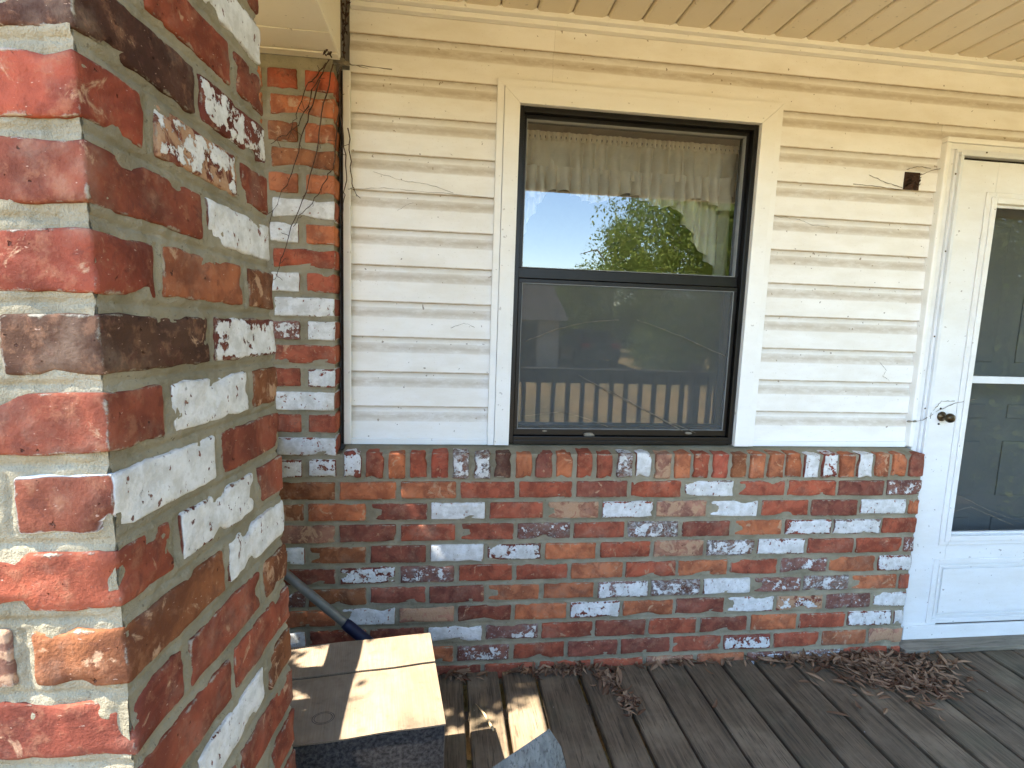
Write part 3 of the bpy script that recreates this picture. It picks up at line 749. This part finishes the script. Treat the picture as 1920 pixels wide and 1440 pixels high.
boxes('wrap', [((-.41, -1.36, 2.085), (4.3, -1.30, 2.33))], 'coil', head, .003)
boxes('wrap', [((-.41, -1.2995, 2.085), (.0170, -.8605, 2.31))], 'coil', head, .003)
roof = thing('porch_roof', (2.0, -.6, 2.34), 'shingled porch roof slab above the vinyl ceiling', 'roof')
bm = bmesh.new()
pr = [(-1.75, 2.335), (-1.75, 2.40), (3.5, 3.9), (3.5, 2.62), (.16, 2.62), (.16, 2.335)]  # front overhang lengthened to darken the pillar
A = [bm.verts.new((-.55, y, z)) for y, z in pr]; B = [bm.verts.new((4.6, y, z)) for y, z in pr]
bm.faces.new(A); bm.faces.new(B[::-1])
for k in range(6): bm.faces.new((A[k], A[(k+1) % 6], B[(k+1) % 6], B[k]))
link_mesh('roof_slab', to_mesh(bm, 'roof_slab'), 'roofing', roof)

# ------------------------------------------------------------------ deck
deck = bpy.data.objects.new('deck', None); COL.objects.link(deck); deck.location = (2, -1.2, DZ); struct(deck)
bpy.context.view_layer.update()
gaps = [.443, .570, .700, .853, .984, 1.120, 1.267, 1.414, 1.550, 1.700, 1.835, 1.975, 2.115, 2.255, 2.39]
while gaps[0] > -.6: gaps.insert(0, gaps[0]-.142)
while gaps[-1] < 4.3: gaps.append(gaps[-1]+.142)
for a, b2 in zip(gaps, gaps[1:]):
    g0, g1 = random.uniform(.004, .009), random.uniform(.004, .009)
    bm = bmesh.new(); L = 2.52; w = b2-a-g0-g1; n = 24
    prof = [(-w/2, -.026), (-w/2, -.004), (-w/2+.0035, 0), (-w/6, .0008), (w/6, .0008), (w/2-.0035, 0), (w/2, -.004), (w/2, -.026)]
    rings = []
    for i in range(n+1):
        y = -L/2+L*i/n
        rings.append([bm.verts.new((px+.0016*mn.noise(Vector((y*3, a*9, px*8))), y, pz+.001*mn.noise(Vector((y*2, a*5, 3))))) for px, pz in prof])
    for A, B in zip(rings, rings[1:]):
        for k in range(8): bm.faces.new((A[k], A[(k+1) % 8], B[(k+1) % 8], B[k]))
    bm.faces.new(rings[0]); bm.faces.new(rings[-1][::-1])
    yo = .012 if (a+b2)/2 > 2.19 else -.003
    o = link_mesh('deck_board', to_mesh(bm, 'deck_board'), 'deck', deck); o.location = ((a+b2)/2+(g0-g1)/2, -L/2+yo, DZ+random.uniform(-.0015, .0005))
boxes('joist', [((-.5, y, -.13), (4.3, y+.04, DZ-.0275)) for y in (-2.45, -2.0, -1.55, -1.1, -.65, -.2)], 'deck', deck, 0)

# ------------------------------------------------------------------ cardboard box
bx = thing('cardboard_box', (.13, -.50, DZ), 'brown cardboard box with taped top beside the pillar, half in sun', 'box', rot=(0, 0, rad(6.5)))
BW, BDp, BHt = .50, .363, .348
bx.location = (.093, -.522, DZ); bx.rotation_euler = (0, 0, rad(7)); bpy.context.view_layer.update()
def lb(o): o.matrix_parent_inverse = Matrix.Identity(4); return o
def flap(name, x0, x1, y0, y1, z, sag, mat):
    vs = []; fs = []; nx, ny = 14, 8
    for i in range(nx+1):
        for j in range(ny+1):
            x = x0+(x1-x0)*i/nx; y = y0+(y1-y0)*j/ny
            vs.append((x, y, z+sag*math.sin(math.pi*j/ny)*math.sin(math.pi*i/nx)+.0025*mn.noise(Vector((x*9, y*9, z)))))
    for i in range(nx):
        for j in range(ny):
            a = i*(ny+1)+j; fs.append((a, a+ny+1, a+ny+2, a+1))
    me = bpy.data.meshes.new(name); me.from_pydata(vs, [], fs); me.update()
    o = link_mesh(name, me, mat, bx); md = o.modifiers.new('t', 'SOLIDIFY'); md.thickness = .004; md.offset = -1
    return lb(o)
lb(boxes('side', [((-BW/2, -BDp/2, 0), (BW/2, -BDp/2+.004, BHt-.006))], 'dark_board', bx, 0))  # front side in a darker, speckled colour than the other sides
lb(boxes('side', [((-BW/2, BDp/2-.004, 0), (BW/2, BDp/2, BHt-.006))], 'box', bx, 0))
for s in (-1, 1): lb(boxes('side', [((s*BW/2-.002, -BDp/2+.0045, 0), (s*BW/2+.002, BDp/2-.0045, BHt-.006))], 'box', bx, 0))
flap('top_flap', -BW/2-.002, BW/2+.003, -BDp/2-.001, .040, BHt, .003, 'box')
flap('top_flap', -BW/2-.002, BW/2+.003, .047, BDp/2+.002, BHt+.001, -.004, 'box')
lb(boxes('inner_flap', [((-BW/2+.01, -BDp/2+.01, BHt-.012), (BW/2-.01, BDp/2-.01, BHt-.008))], 'darkline', bx, 0))
# handling mark printed on the top
ring = []
for rr in (.020, .0165):
    bm = bmesh.new(); n = 32
    a = [bm.verts.new((rr*1.25*math.cos(k*2*math.pi/n), rr*math.sin(k*2*math.pi/n), 0)) for k in range(n)]
    b = [bm.verts.new(((rr-.0012)*1.25*math.cos(k*2*math.pi/n), (rr-.0012)*math.sin(k*2*math.pi/n), 0)) for k in range(n)]
    for k in range(n): bm.faces.new((a[k], a[(k+1) % n], b[(k+1) % n], b[k]))
    o = link_mesh('printed_mark', to_mesh(bm, 'printed_mark'), 'dark_board', bx); lb(o); o.location = (-.02, -.115, BHt+.0045)

# ------------------------------------------------------------------ pole
pole = thing('pole', (.33, -.11, DZ), 'grey metal pole with navy grip leaning behind the cardboard box', 'pole')
pa, pb = Vector((.335, -.16, .052)), Vector((-.44, -.035, .715)); 
# passes through the two observed points
dirp = (Vector((-.138, -.1, .455))-Vector((.107, -.1, .247))).normalized()
P0 = Vector((.107, -.1, .247))-dirp*.245; P1 = Vector((-.138, -.1, .455))+dirp*.40
P0.y = -.13; P1.y = -.03
def lp(t): return P0.lerp(P1, t)
tube('shaft', [lp(.24), lp(.5), lp(1)], [.0145]*3, 'pole', pole, 20)
tube('grip', [lp(0), lp(.02), lp(.13), lp(.33), lp(.345)], [.012, .019, .0195, .0185, .0165], 'grip', pole, 20)

# ------------------------------------------------------------------ lumber end in the foreground
lum = thing('lumber_end', (.5, -.9, DZ), 'grey weathered end of a leaning timber at the bottom of the picture', 'timber')
def ray(u, v):
    d = m3 @ Vector(((u-960)/CAM['f'], -(v-720)/CAM['f'], -1)); return d
def at_z(u, v, z):
    d = ray(u, v); o = Vector(CAM['pos']); return o+d*((z-o.z)/d.z)
A_ = at_z(1030, 1366, .50); B_ = at_z(880, 1468, .495); M_ = at_z(1041, 1470, .455); R_ = at_z(1070, 1470, .435); R2_ = at_z(1052, 1400, .478)
down = Vector((-.03, -.35, -.46))
bm = bmesh.new()
hull = [A_, B_, M_, R_, R2_, B_+(M_-A_)]
off = [p+down for p in hull]
for p in hull+off+[A_+Vector((.004, .0, -.02)), B_+Vector((0, .01, -.05))]: bm.verts.new(p)
bmesh.ops.convex_hull(bm, input=bm.verts)
for v in [v for v in bm.verts if not v.link_faces]: bm.verts.remove(v)
zmin = min(v.co.z for v in bm.verts)
link_mesh('timber', to_mesh(bm, 'timber'), 'board', lum)

# ------------------------------------------------------------------ opening where the porch light was
fx = thing('light_opening', (2.058, .084, 1.868), 'rusty dark hole with wires in the siding, left of the door', 'wall opening')
boxes('rusty_box', [((2.026, .0800, 1.838), (2.088, .0845, 1.901))], 'rust', fx, .001)
for k in range(12):
    x = random.uniform(2.028, 2.088); z = random.uniform(1.836, 1.895)
    boxes('rust_flake', [((x, .076, z), (x+random.uniform(.006, .016), .0798, z+random.uniform(.006, .018)))], 'rust', fx, .001)
for k in range(4):
    z = 1.845+.012*k
    tube('wire', [(2.032, .078, z), (2.05, .064, z+.012), (2.072, .068, z+.002), (2.090, .078, z+.016)], .0013, 'twig', fx, 5)

# ------------------------------------------------------------------ dead vines and cobwebs
def wander(p0, p1, n, amp, seed):
    p0, p1 = Vector(p0), Vector(p1); out = []
    for i in range(n+1):
        t = i/n; w = mn.noise_vector(Vector((t*5, seed, 1.3)))*amp*math.sin(math.pi*t)**.5+mn.noise_vector(Vector((t*17, seed, 4)))*amp*.35*math.sin(math.pi*t)
        w.y *= .35; out.append(p0.lerp(p1, t)+w)
    return out
def at_y(u, v, y):
    d = ray(u, v); o = Vector(CAM['pos']); return o+d*((y-o.y)/d.y)
vine = thing('dead_vine', at_y(630, 125, -.02), 'bare dead vine stems crossing the brick corner strip', 'vine')
VN = [((617, 112), (560, 235), (508, 270)), ((600, 150), (555, 300), (505, 420)), ((625, 120), (590, 300), (530, 480), (512, 525)), ((640, 125), (628, 300), (600, 360), (550, 425)),
      ((652, 240), (660, 345), (668, 368)), ((612, 118), (575, 160), (540, 260)), ((636, 140), (650, 330), (640, 420))]
for k, pts in enumerate(VN):
    P = [at_y(u, v, -.010) for u, v in pts]; path = []
    for a, b in zip(P, P[1:]): path += wander(a, b, 10, .012, k*3+len(path))[:-1]
    path.append(P[-1])
    n = len(path); tube('stem', path, [max(.0007, .0021*(1-.6*i/n)) for i in range(n)], 'twig', vine, 5)
    for i in range(3, n-1, 5):
        e = path[i]+Vector((random.uniform(-.03, .03), random.uniform(-.008, 0), random.uniform(-.03, .02)))
        tube('twig', wander(path[i], e, 4, .004, i+k), .0008, 'twig', vine, 4)
vine2 = thing('dead_vine', at_y(600, 20, -.1), 'dry vine climbing the corner between beam and siding', 'vine')
for k, (pts, y) in enumerate([([(576, -10), (590, 55), (612, 105)], -.05), ([(640, -12), (643, 50), (646, 110)], .03), ([(650, -12), (648, 40), (644, 75)], .045), ([(556, -5), (590, 60), (622, 108)], -.04)]):
    P = [at_y(u, v, y) for u, v in pts]
    for p in P:
        p.z = min(p.z, 2.27)
    path = []
    for a, b in zip(P, P[1:]): path += wander(a, b, 9, .006, 40+k*3+len(path))[:-1]
    path.append(P[-1]); tube('stem', path, .0019, 'twig', vine2, 5)
    for i in range(2, len(path)-1, 3):
        for _ in range(2):
            e = path[i]+Vector((random.uniform(-.012, .014), random.uniform(-.012, .0), random.uniform(-.018, .016)))
            tube('dry_leaf', [path[i], (path[i]+e)/2+Vector((.002, -.003, .003)), e], [.0012, .0035, .0006], 'twig', vine2, 5)
def web(name_label, strands, y, r=.0007, blobs=()):
    t = thing('cobweb', at_y(*strands[0][0], y), name_label, 'cobweb')
    for k, pts in enumerate(strands):
        P = [at_y(u, v, y) for u, v in pts]; path = []
        for a, b in zip(P, P[1:]): path += wander(a, b, 6, .004, 80+k*2+len(path))[:-1]
        path.append(P[-1]); n = len(path)
        tube('strand', path, [r*(.5+random.random()) for _ in range(n)], 'web', t, 4)
    for (u, v, s) in blobs:
        bm = bmesh.new(); bmesh.ops.create_icosphere(bm, subdivisions=2, radius=s)
        for vv in bm.verts: vv.co *= 1+.5*mn.noise(vv.co*90)
        o = link_mesh('dust_clump', to_mesh(bm, 'dust_clump', True), 'web', t); o.matrix_parent_inverse = Matrix.Translation(-t.location)
        o.location = at_y(u, v, y); o.scale = (1.6, .3, .6)
    return t
web('dusty cobweb stretched at the top corner of siding and beam', [[(620, 118), (650, 120), (735, 130)], [(612, 112), (636, 100), (655, 118)], [(615, 125), (645, 118), (690, 128)], [(640, 122), (628, 145), (612, 160)]], .035, .0011, [(634, 112, .018), (646, 118, .012)])
web('thin dark web thread on siding left of the window', [[(700, 322), (760, 340), (800, 345), (850, 362)], [(646, 355), (720, 352), (780, 358), (925, 372)], [(745, 395), (760, 385), (775, 380)], [(845, 615), (870, 606), (890, 614)]], .079, .0005)
web('cobweb strands either side of the rusty hole by the door', [[(1630, 328), (1660, 342), (1692, 352)], [(1600, 345), (1650, 350), (1690, 356)], [(1722, 330), (1745, 320), (1795, 308)], [(1700, 318), (1720, 312), (1745, 316)]], .078, .0010)
web('thin crack-like web thread on siding right of the window', [[(1446, 404), (1500, 412), (1522, 422), (1555, 426)], [(1650, 680), (1662, 695), (1655, 705), (1668, 715)]], .079, .0006)
web('dusty web and egg sac beside the brass door knob', [[(1700, 790), (1730, 788), (1750, 776)], [(1750, 770), (1765, 752), (1790, 752)], [(1755, 772), (1790, 756), (1830, 748)]], .050, .0011, [(1704, 790, .007), (1714, 790, .006)])
web('long cobweb strand slanting across the lower window screen', [[(1085, 703), (1140, 735), (1200, 765), (1280, 808)], [(1100, 712), (1180, 752), (1250, 790), (1305, 812)], [(985, 640), (1040, 618), (1100, 604), (1160, 600)], [(1195, 600), (1250, 620), (1330, 655), (1360, 668)], [(980, 780), (1050, 772), (1100, 785), (1140, 800)]], .090, .0011, [(1105, 815, .014), (1020, 808, .006), (1290, 812, .009)])
web('faint web thread across the storm door pane corner', [[(1790, 925), (1850, 955), (1915, 980)], [(1785, 960), (1820, 950), (1900, 985)]], .072, .0008)

# ------------------------------------------------------------------ dry leaves on the deck
def leaf_mesh(name, L, W, curl, seed):
    bm = bmesh.new(); n = 6; rows = []
    for i in range(n+1):
        t = i/n; w = W*math.sin(math.pi*min(1, t*.96+.02))**.8*.5
        z = curl*L*(t-.5)**2*4-.1*curl*L; tw = .8*curl*(t-.5)
        rows.append([bm.verts.new((L*(t-.5), s*w*math.cos(tw), z+abs(s)*w*.55*(1 if curl > 0 else -1)+s*w*math.sin(tw))) for s in (-1, 0, 1)])
    for A, B in zip(rows, rows[1:]):
        for k in range(2): bm.faces.new((A[k], A[k+1], B[k+1], B[k]))
    me = to_mesh(bm, name, True); me.materials.append(M['dead']); return me
LEAF = [leaf_mesh('leaf', random.uniform(.045, .085), random.uniform(.010, .02), random.uniform(-.25, .35), s) for s in range(8)]
def leaf_pile(label, spots, seed):
    rng = random.Random(seed); vs = []; fs = []
    for (cx, cy, rx, ry, n, hh) in spots:
        for _ in range(n):
            me = rng.choice(LEAF); r = abs(rng.gauss(0, .5)); a = rng.uniform(0, 6.283)
            x = cx+rx*r*math.cos(a); y = cy+ry*r*math.sin(a)
            if y > -.006 and x < 2.185: y = -.006-rng.random()*.03
            if y > -.022 and x > 2.16: y = -.03-rng.random()*.04
            z = DZ+.004+hh*max(0, 1-r)*rng.random()+.006*rng.random()
            mt = Matrix.Translation((x, y, z)) @ Euler((rng.uniform(-.5, .5), rng.uniform(-.3, .3), rng.uniform(0, 6.28))).to_matrix().to_4x4() @ Matrix.Scale(rng.uniform(.35, 1.1), 4)
            b0 = len(vs); vv = [mt @ v.co for v in me.vertices]
            lo = min(v.z for v in vv)
            if lo < DZ+.0015: vv = [v+Vector((0, 0, DZ+.0015-lo)) for v in vv]
            vs += [tuple(v) for v in vv]; fs += [tuple(i+b0 for i in p.vertices) for p in me.polygons]
    me = bpy.data.meshes.new('leaf_litter'); me.from_pydata(vs, [], fs); me.update()
    o = link_mesh('leaf_litter', me, 'dead'); return tag(o, label, 'leaves', None, 'stuff')
leaf_pile('heap of dry brown leaves where the brick wall meets the door', [(1.98, -.09, .30, .14, 430, .026), (2.06, -.20, .26, .16, 190, .012), (1.72, -.03, .26, .035, 100, .014), (2.2, -.10, .2, .10, 60, .01)], 3)
leaf_pile('dry brown leaves drifted along the foot of the brick wall', [(.80, -.025, .26, .022, 110, .016), (.95, -.09, .05, .07, 60, .014), (.98, -.20, .03, .09, 45, .01), (.43, -.03, .10, .03, 26, .015), (1.25, -.012, .22, .012, 40, .012)], 5)
def leaf(x, y, label, k, rz, s=1., tilt=.15):
    o = link_mesh('fallen_leaf', LEAF[k % 8]); o.location = (x, y, DZ+.010*s); o.rotation_euler = (tilt, .1, rz); o.scale = (s, s, s)
    return tag(o, label, 'leaf', 'single leaves lying on the deck')
for k, (u, v, s, lab) in enumerate([(1508, 1282, .7, 'small reddish leaf on a deck board left of the leaf heap'), (1608, 1330, .9, 'curled brown leaf lying in a deck gap below the leaf heap'),
        (1570, 1340, 1., 'brown leaf on the deck left of the curled leaf'), (1340, 1328, .7, 'small tan leaf alone on the deck below the window middle'),
        (1328, 1262, .6, 'dark thin leaf on the deck close to the wall'), (1660, 1310, 1., 'long leaf at the front fringe of the leaf heap'),
        (1790, 1285, .7, 'leaf to the right of the leaf heap under the door'), (1740, 1300, .9, 'wide leaf just right of the heap front'),
        (845, 1268, 1.1, 'curled leaf standing against the right side of the cardboard box')]):
    p = at_z(u, v, DZ); leaf(p.x, p.y, lab, k, k*1.3, s)
p = at_z(912, 1348, DZ+.006)
sp = link_mesh('wood_splinter', tube_mesh('wood_splinter', [p+Vector((-.03, .07, 0)), p+Vector((-.005, .02, .002)), p+Vector((.012, -.03, .001)), p+Vector((.018, -.05, 0))], [.001, .004, .0045, .003], 6), mat_plain('pale_splinter', (.5, .36, .2), .8, .15))
tag(sp, 'pale wood splinter on the sunlit deck boards right of the box', 'splinter')

# ------------------------------------------------------------------ what lies behind the viewer (seen in the glass), and added shade casters
gz = -.62
gm = bpy.data.meshes.new('ground'); gm.from_pydata([(-400, -400, gz), (400, -400, gz), (400, 400, gz), (-400, 400, gz)], [], [(0, 1, 2, 3)]); gm.update()
struct(link_mesh('ground', gm, 'ground'))
rail = thing('railing', (2.0, -2.44, DZ), 'dark wooden porch railing reflected in the lower window glass', 'railing')
boxes('top_rail', [((-.45, -2.50, .855), (4.3, -2.40, .893))], 'rail', rail, .004)
boxes('sub_rail', [((-.45, -2.465, .770), (4.3, -2.43, .8545))], 'rail', rail, .003)
boxes('bottom_rail', [((-.45, -2.465, .12), (4.3, -2.43, .205))], 'rail', rail, .003)
x = -.40; bme = None
while x < 4.28:
    if bme is None: o0 = box('baluster', (x, -2.4295, .10), (x+.036, -2.394, .854), 'rail', rail, .003); bme = o0.data
    else:
        o = link_mesh('baluster', bme, None, rail); o.location = (x+.018, -2.41175, .477)
    x += .1275
for x in (-.47, 2.55, 4.25): box('post', (x, -2.555, -.6), (x+.09, -2.505, .95), 'rail', rail, .004)

def leaf_quads(name, P, rng, size, mat, parent, aspect=.42, droop=0.):
    n = len(P); A = rng.normal(size=(n, 3)); A[:, 2] -= droop; A /= np.linalg.norm(A, axis=1)[:, None]
    B = np.cross(A, rng.normal(size=(n, 3))); B /= np.linalg.norm(B, axis=1)[:, None]
    S = (size*rng.uniform(.6, 1.4, n))[:, None]
    V = np.stack([P-A*S, P+B*S*aspect, P+A*S, P-B*S*aspect], 1).reshape(-1, 3)
    me = bpy.data.meshes.new(name); me.vertices.add(4*n); me.loops.add(4*n); me.polygons.add(n)
    me.vertices.foreach_set('co', V.astype(np.float32).ravel()); me.loops.foreach_set('vertex_index', np.arange(4*n, dtype=np.int32))
    me.polygons.foreach_set('loop_start', np.arange(0, 4*n, 4, dtype=np.int32)); me.update(calc_edges=True); me.validate()
    return link_mesh(name, me, mat, parent)
def crown(name, c, R, n, size, seed, mat, parent, hollow=.35, lobes=9, squash=1.):
    rng = np.random.default_rng(seed)
    lc = rng.normal(size=(lobes, 3)); lc /= np.linalg.norm(lc, axis=1)[:, None]; lc = lc*rng.uniform(.25, .92, (lobes, 1))*np.array(R)
    lr = rng.uniform(.14, .46, lobes)
    k = rng.integers(0, lobes, n); d = rng.normal(size=(n, 3)); d /= np.linalg.norm(d, axis=1)[:, None]
    r = (hollow+(1-hollow)*rng.random(n)**.6)*lr[k]
    return leaf_quads(name, np.array(c)+lc[k]+d*r[:, None]*np.array(R), rng, size, mat, parent, .42, .8)
def tree(label, base, h, R, n, size, seed, cz, lobes=12, group=None):
    t = thing('tree', base, label, 'tree', group)
    b = Vector(base); rng = random.Random(seed); bm = bmesh.new()
    tube_mesh('', [b, b+Vector((.05, .02, h*.3)), b+Vector((0, .1, h*.62)), b+Vector((.1, 0, h*.9))], [.24*h/8, .19*h/8, .12*h/8, .03], 10, bm)
    for k in range(9):
        a = k*2.4; z0 = h*(.22+.06*k); s = b+Vector((0, .05, z0))
        e = s+Vector((math.cos(a)*R[0]*.75, math.sin(a)*R[1]*.75, h*.16))
        tube_mesh('', [s, s.lerp(e, .5)+Vector((0, 0, .12*h*rng.random())), e], [.07*h/8, .045*h/8, .015], 6, bm)
    link_mesh('trunk', to_mesh(bm, 'trunk', True), 'bark', t)
    crown('crown', (b.x, b.y, b.z+cz), R, n, size, seed, 'leafA', t, .3, lobes)
    return t
tree('big leafy green tree reflected in the right of the upper pane', (9.5, -15, gz), 12, (5.2, 4.2, 5.8), 150000, .060, 4, 5.6, 95)
tree('smaller tree reflected low at the left of the upper pane', (4.2, -27, gz), 4.6, (1.3, 1.4, 1.7), 14000, .06, 9, 3.0, 10)
tree('tall dark tree reflected behind the parked car', (9.3, -27, gz), 7.0, (3.6, 3.4, 3.4), 30000, .08, 12, 3.8, 16)
tree('wide green tree reflected at the right edge of the lower pane', (15.5, -22, gz), 8.0, (4.5, 4.0, 4.0), 30000, .09, 17, 4.4, 16)
tree('unseen sparse tree left of the porch, added to dapple the box with shade', (-5.4, -2.4, gz), 12.0, (1.3, 1.0, 1.3), 330, .085, 21, 10.6, 12)  # out of view; thin crown added for dappled shade on box and deck
def shrub(label, base, c, R, n, size, seed, kind='shrub'):
    sh = thing('shrub', base, label, kind); sb = Vector(base); bm = bmesh.new(); h = c[2]+R[2]*.6-base[2]
    for k in range(7):
        a = k*.9; tube_mesh('', [sb, sb+Vector((.2*R[0]*math.cos(a), .2*R[1]*math.sin(a), .4*h)), sb+Vector((.5*R[0]*math.cos(a), .5*R[1]*math.sin(a), h))], [.02, .014, .006], 6, bm)
    link_mesh('stem', to_mesh(bm, 'stem', True), 'bark', sh)
    rng = np.random.default_rng(seed); d = rng.normal(size=(n, 3)); d /= np.linalg.norm(d, axis=1)[:, None]
    r = (.25+.75*rng.random(n)**.5)*(1+.12*np.sin(d[:, 0]*9+seed)*np.sin(d[:, 2]*11)); e = 1-.25*np.maximum(0, d[:, 2])
    P = np.array(c)+np.sign(d)*np.abs(d)**.75*r[:, None]*np.array(R)*np.stack([e, e, np.ones(n)], 1)
    leaf_quads('foliage', P, rng, size, 'leafA', sh, .45); return sh
shrub('unseen tall evergreen at the left house corner, added to keep sun off the wall', (-.98, -.18, gz), (-.98, -.18, 1.3), (.30, .38, 1.75), 9000, .035, 31)  # added shade caster, blocks sun from the left brick and siding
shrub('unseen dense shrub outside the left end of the porch, added to shade the box', (-.98, -.74, gz), (-.98, -.74, .78), (.32, .36, 1.27), 9500, .035, 33)  # out of view; added so the left of the box top stays dark
srail = thing('shade_side_railing', (-.205, -.44, DZ), 'unseen short railing between brick pillar and house corner, added to shade the box', 'railing')  # hidden behind the pillar; added for the straight shadow edge on the box
boxes('top_rail', [((-.225, -.86, .835), (-.185, -.012, .928))], 'rail', srail, .004)
boxes('bottom_rail', [((-.222, -.86, .11), (-.188, -.012, .19))], 'rail', srail, .003)
for k in range(6):
    o = link_mesh('baluster', bme, None, srail); o.location = (-.240, -.12-.128*k, .477)
# woods that close the view behind the lawn
rng = np.random.default_rng(77); n = 60000; X = rng.uniform(-15, 50, n)
hg = 3.4+.6*np.sin(X*.31)+.5*np.sin(X*.83+1)+.3*np.sin(X*1.9+2)
P = np.stack([X, -36+rng.normal(size=n)*1.6, gz+hg*rng.random(n)**.8], 1)
tag(leaf_quads('woods', P, rng, .24, 'leafA', None, .5), 'far green woods closing off the lawn, seen only in the glass', 'woods', None, 'stuff')
BUSH = [(9.5, -19.5, 1.5, 1.7, 'rounded bush reflected just right of the parked car'), (12.8, -19, 1.6, 1.5, 'bush reflected at the middle of the lower pane'),
        (16.2, -18.5, 1.7, 1.8, 'bush reflected toward the right of the lower pane'), (20.0, -17, 1.8, 1.7, 'bush reflected far right in the lower pane'),
        (5.5, -3.7, 1.05, 3.4, 'tall bush past the right end of the deck, nearest the railing'), (7.2, -4.6, 1.15, 3.6, 'middle bush of the row right of the deck'),
        (9.2, -5.8, 1.3, 3.6, 'farthest bush of the row right of the deck'), (6.3, -1.9, 1.0, 3.2, 'bush right of the deck close to the house')]
for k, (hx, hy, r0, h0, lab) in enumerate(BUSH):
    shrub(lab, (hx, hy, gz), (hx, hy, gz+h0*.5), (r0, min(1.2, r0), h0*.58), 9000 if k < 4 else 14000, .07 if k < 4 else .045, 50+k, 'bush')
tree('large tree standing right of the deck behind the bushes', (11.5, -3.4, gz), 10.0, (3.4, 3.2, 4.2), 40000, .09, 61, 5.6, 24)
tree('tree reflected at the right side of the upper pane', (16.2, -17.5, gz), 10.0, (4.2, 3.6, 4.8), 60000, .08, 67, 5.0, 30)

hs = thing('neighbour_house', (1.5, -21, gz), 'pale neighbouring house reflected at the left of the lower pane', 'house')
boxes('wall', [((-3.0, -25, gz), (4.7, -18.5, 1.25))], 'hwall', hs, 0)
bm = bmesh.new(); pr = [(-18.1, 1.20), (-21.7, 2.75), (-25.4, 1.20)]
A = [bm.verts.new((-3.3, y, z)) for y, z in pr]; B = [bm.verts.new((5.0, y, z)) for y, z in pr]
bm.faces.new(A); bm.faces.new(B[::-1])
for k in range(3): bm.faces.new((A[k], A[(k+1) % 3], B[(k+1) % 3], B[k]))
link_mesh('roof', to_mesh(bm, 'roof'), 'roofing', hs)
for x in (-1.6, 1.2):
    w = boxes('window', [((x, -18.495, .2), (x+.9, -18.45, 1.0))], 'trim', hs, 0); boxes('pane', [((x+.06, -18.449, .26), (x+.84, -18.44, .94))], 'carglass', w, 0)
boxes('door', [((3.0, -18.495, gz), (3.85, -18.45, 1.1))], 'black', hs, 0)
dr = bpy.data.meshes.new('driveway'); dr.from_pydata([(5.2, -34, gz+.004), (8.0, -34, gz+.004), (8.0, -16.5, gz+.004), (5.2, -16.5, gz+.004)], [], [(0, 1, 2, 3)]); dr.update()
struct(link_mesh('driveway', dr, 'asphalt'))
car = thing('parked_car', (6.5, -21, gz), 'dark car with red tail lamps reflected beside the neighbouring house', 'car')
cx, cy = 6.5, -21
prof = [(-2.2, .28), (-2.25, .62), (-2.1, .88), (-1.2, .95), (-.55, 1.40), (.95, 1.44), (1.75, 1.0), (2.15, .95), (2.2, .60), (2.15, .28)]
bm = bmesh.new(); rings = []
for xx, sc in ((-.86, .93), (-.80, 1.), (.80, 1.), (.86, .93)):
    rings.append([bm.verts.new((cx+xx*(1 if z < 1.0 else .82), cy+y*sc, gz+.05+z*(.98 if sc < 1 else 1))) for y, z in prof])
n = len(prof)
for A, B in zip(rings, rings[1:]):
    for k in range(n): bm.faces.new((A[k], A[(k+1) % n], B[(k+1) % n], B[k]))
bm.faces.new(rings[0]); bm.faces.new(rings[-1][::-1])
link_mesh('body', to_mesh(bm, 'body'), 'carbody', car)
boxes('rear_window', [((cx-.58, cy+1.10, gz+1.20), (cx+.58, cy+1.50, gz+1.42))], 'carglass', car, .01)
for s in (-1, 1):
    boxes('tail_lamp', [((cx+s*.62-.16, cy+2.16, gz+.78), (cx+s*.62+.16, cy+2.235, gz+.96))], 'tail', car, .02)
    boxes('side_window', [((cx+s*.735-.012, cy-.7, gz+1.05), (cx+s*.735+.012, cy+1.0, gz+1.40))], 'carglass', car, .005)
    for yy in (-1.4, 1.4):
        bm = bmesh.new(); bmesh.ops.create_cone(bm, segments=24, radius1=.32, radius2=.32, depth=.2, cap_ends=True)
        o = link_mesh('wheel', to_mesh(bm, 'wheel'), 'tyre', car); o.matrix_parent_inverse = Matrix.Translation(-car.location)
        o.location = (cx+s*.78, cy+yy, gz+.32); o.rotation_euler = (0, rad(90), 0)
boxes('number_plate', [((cx-.16, cy+2.19, gz+.55), (cx+.16, cy+2.26, gz+.68))], 'silver', car, .003)
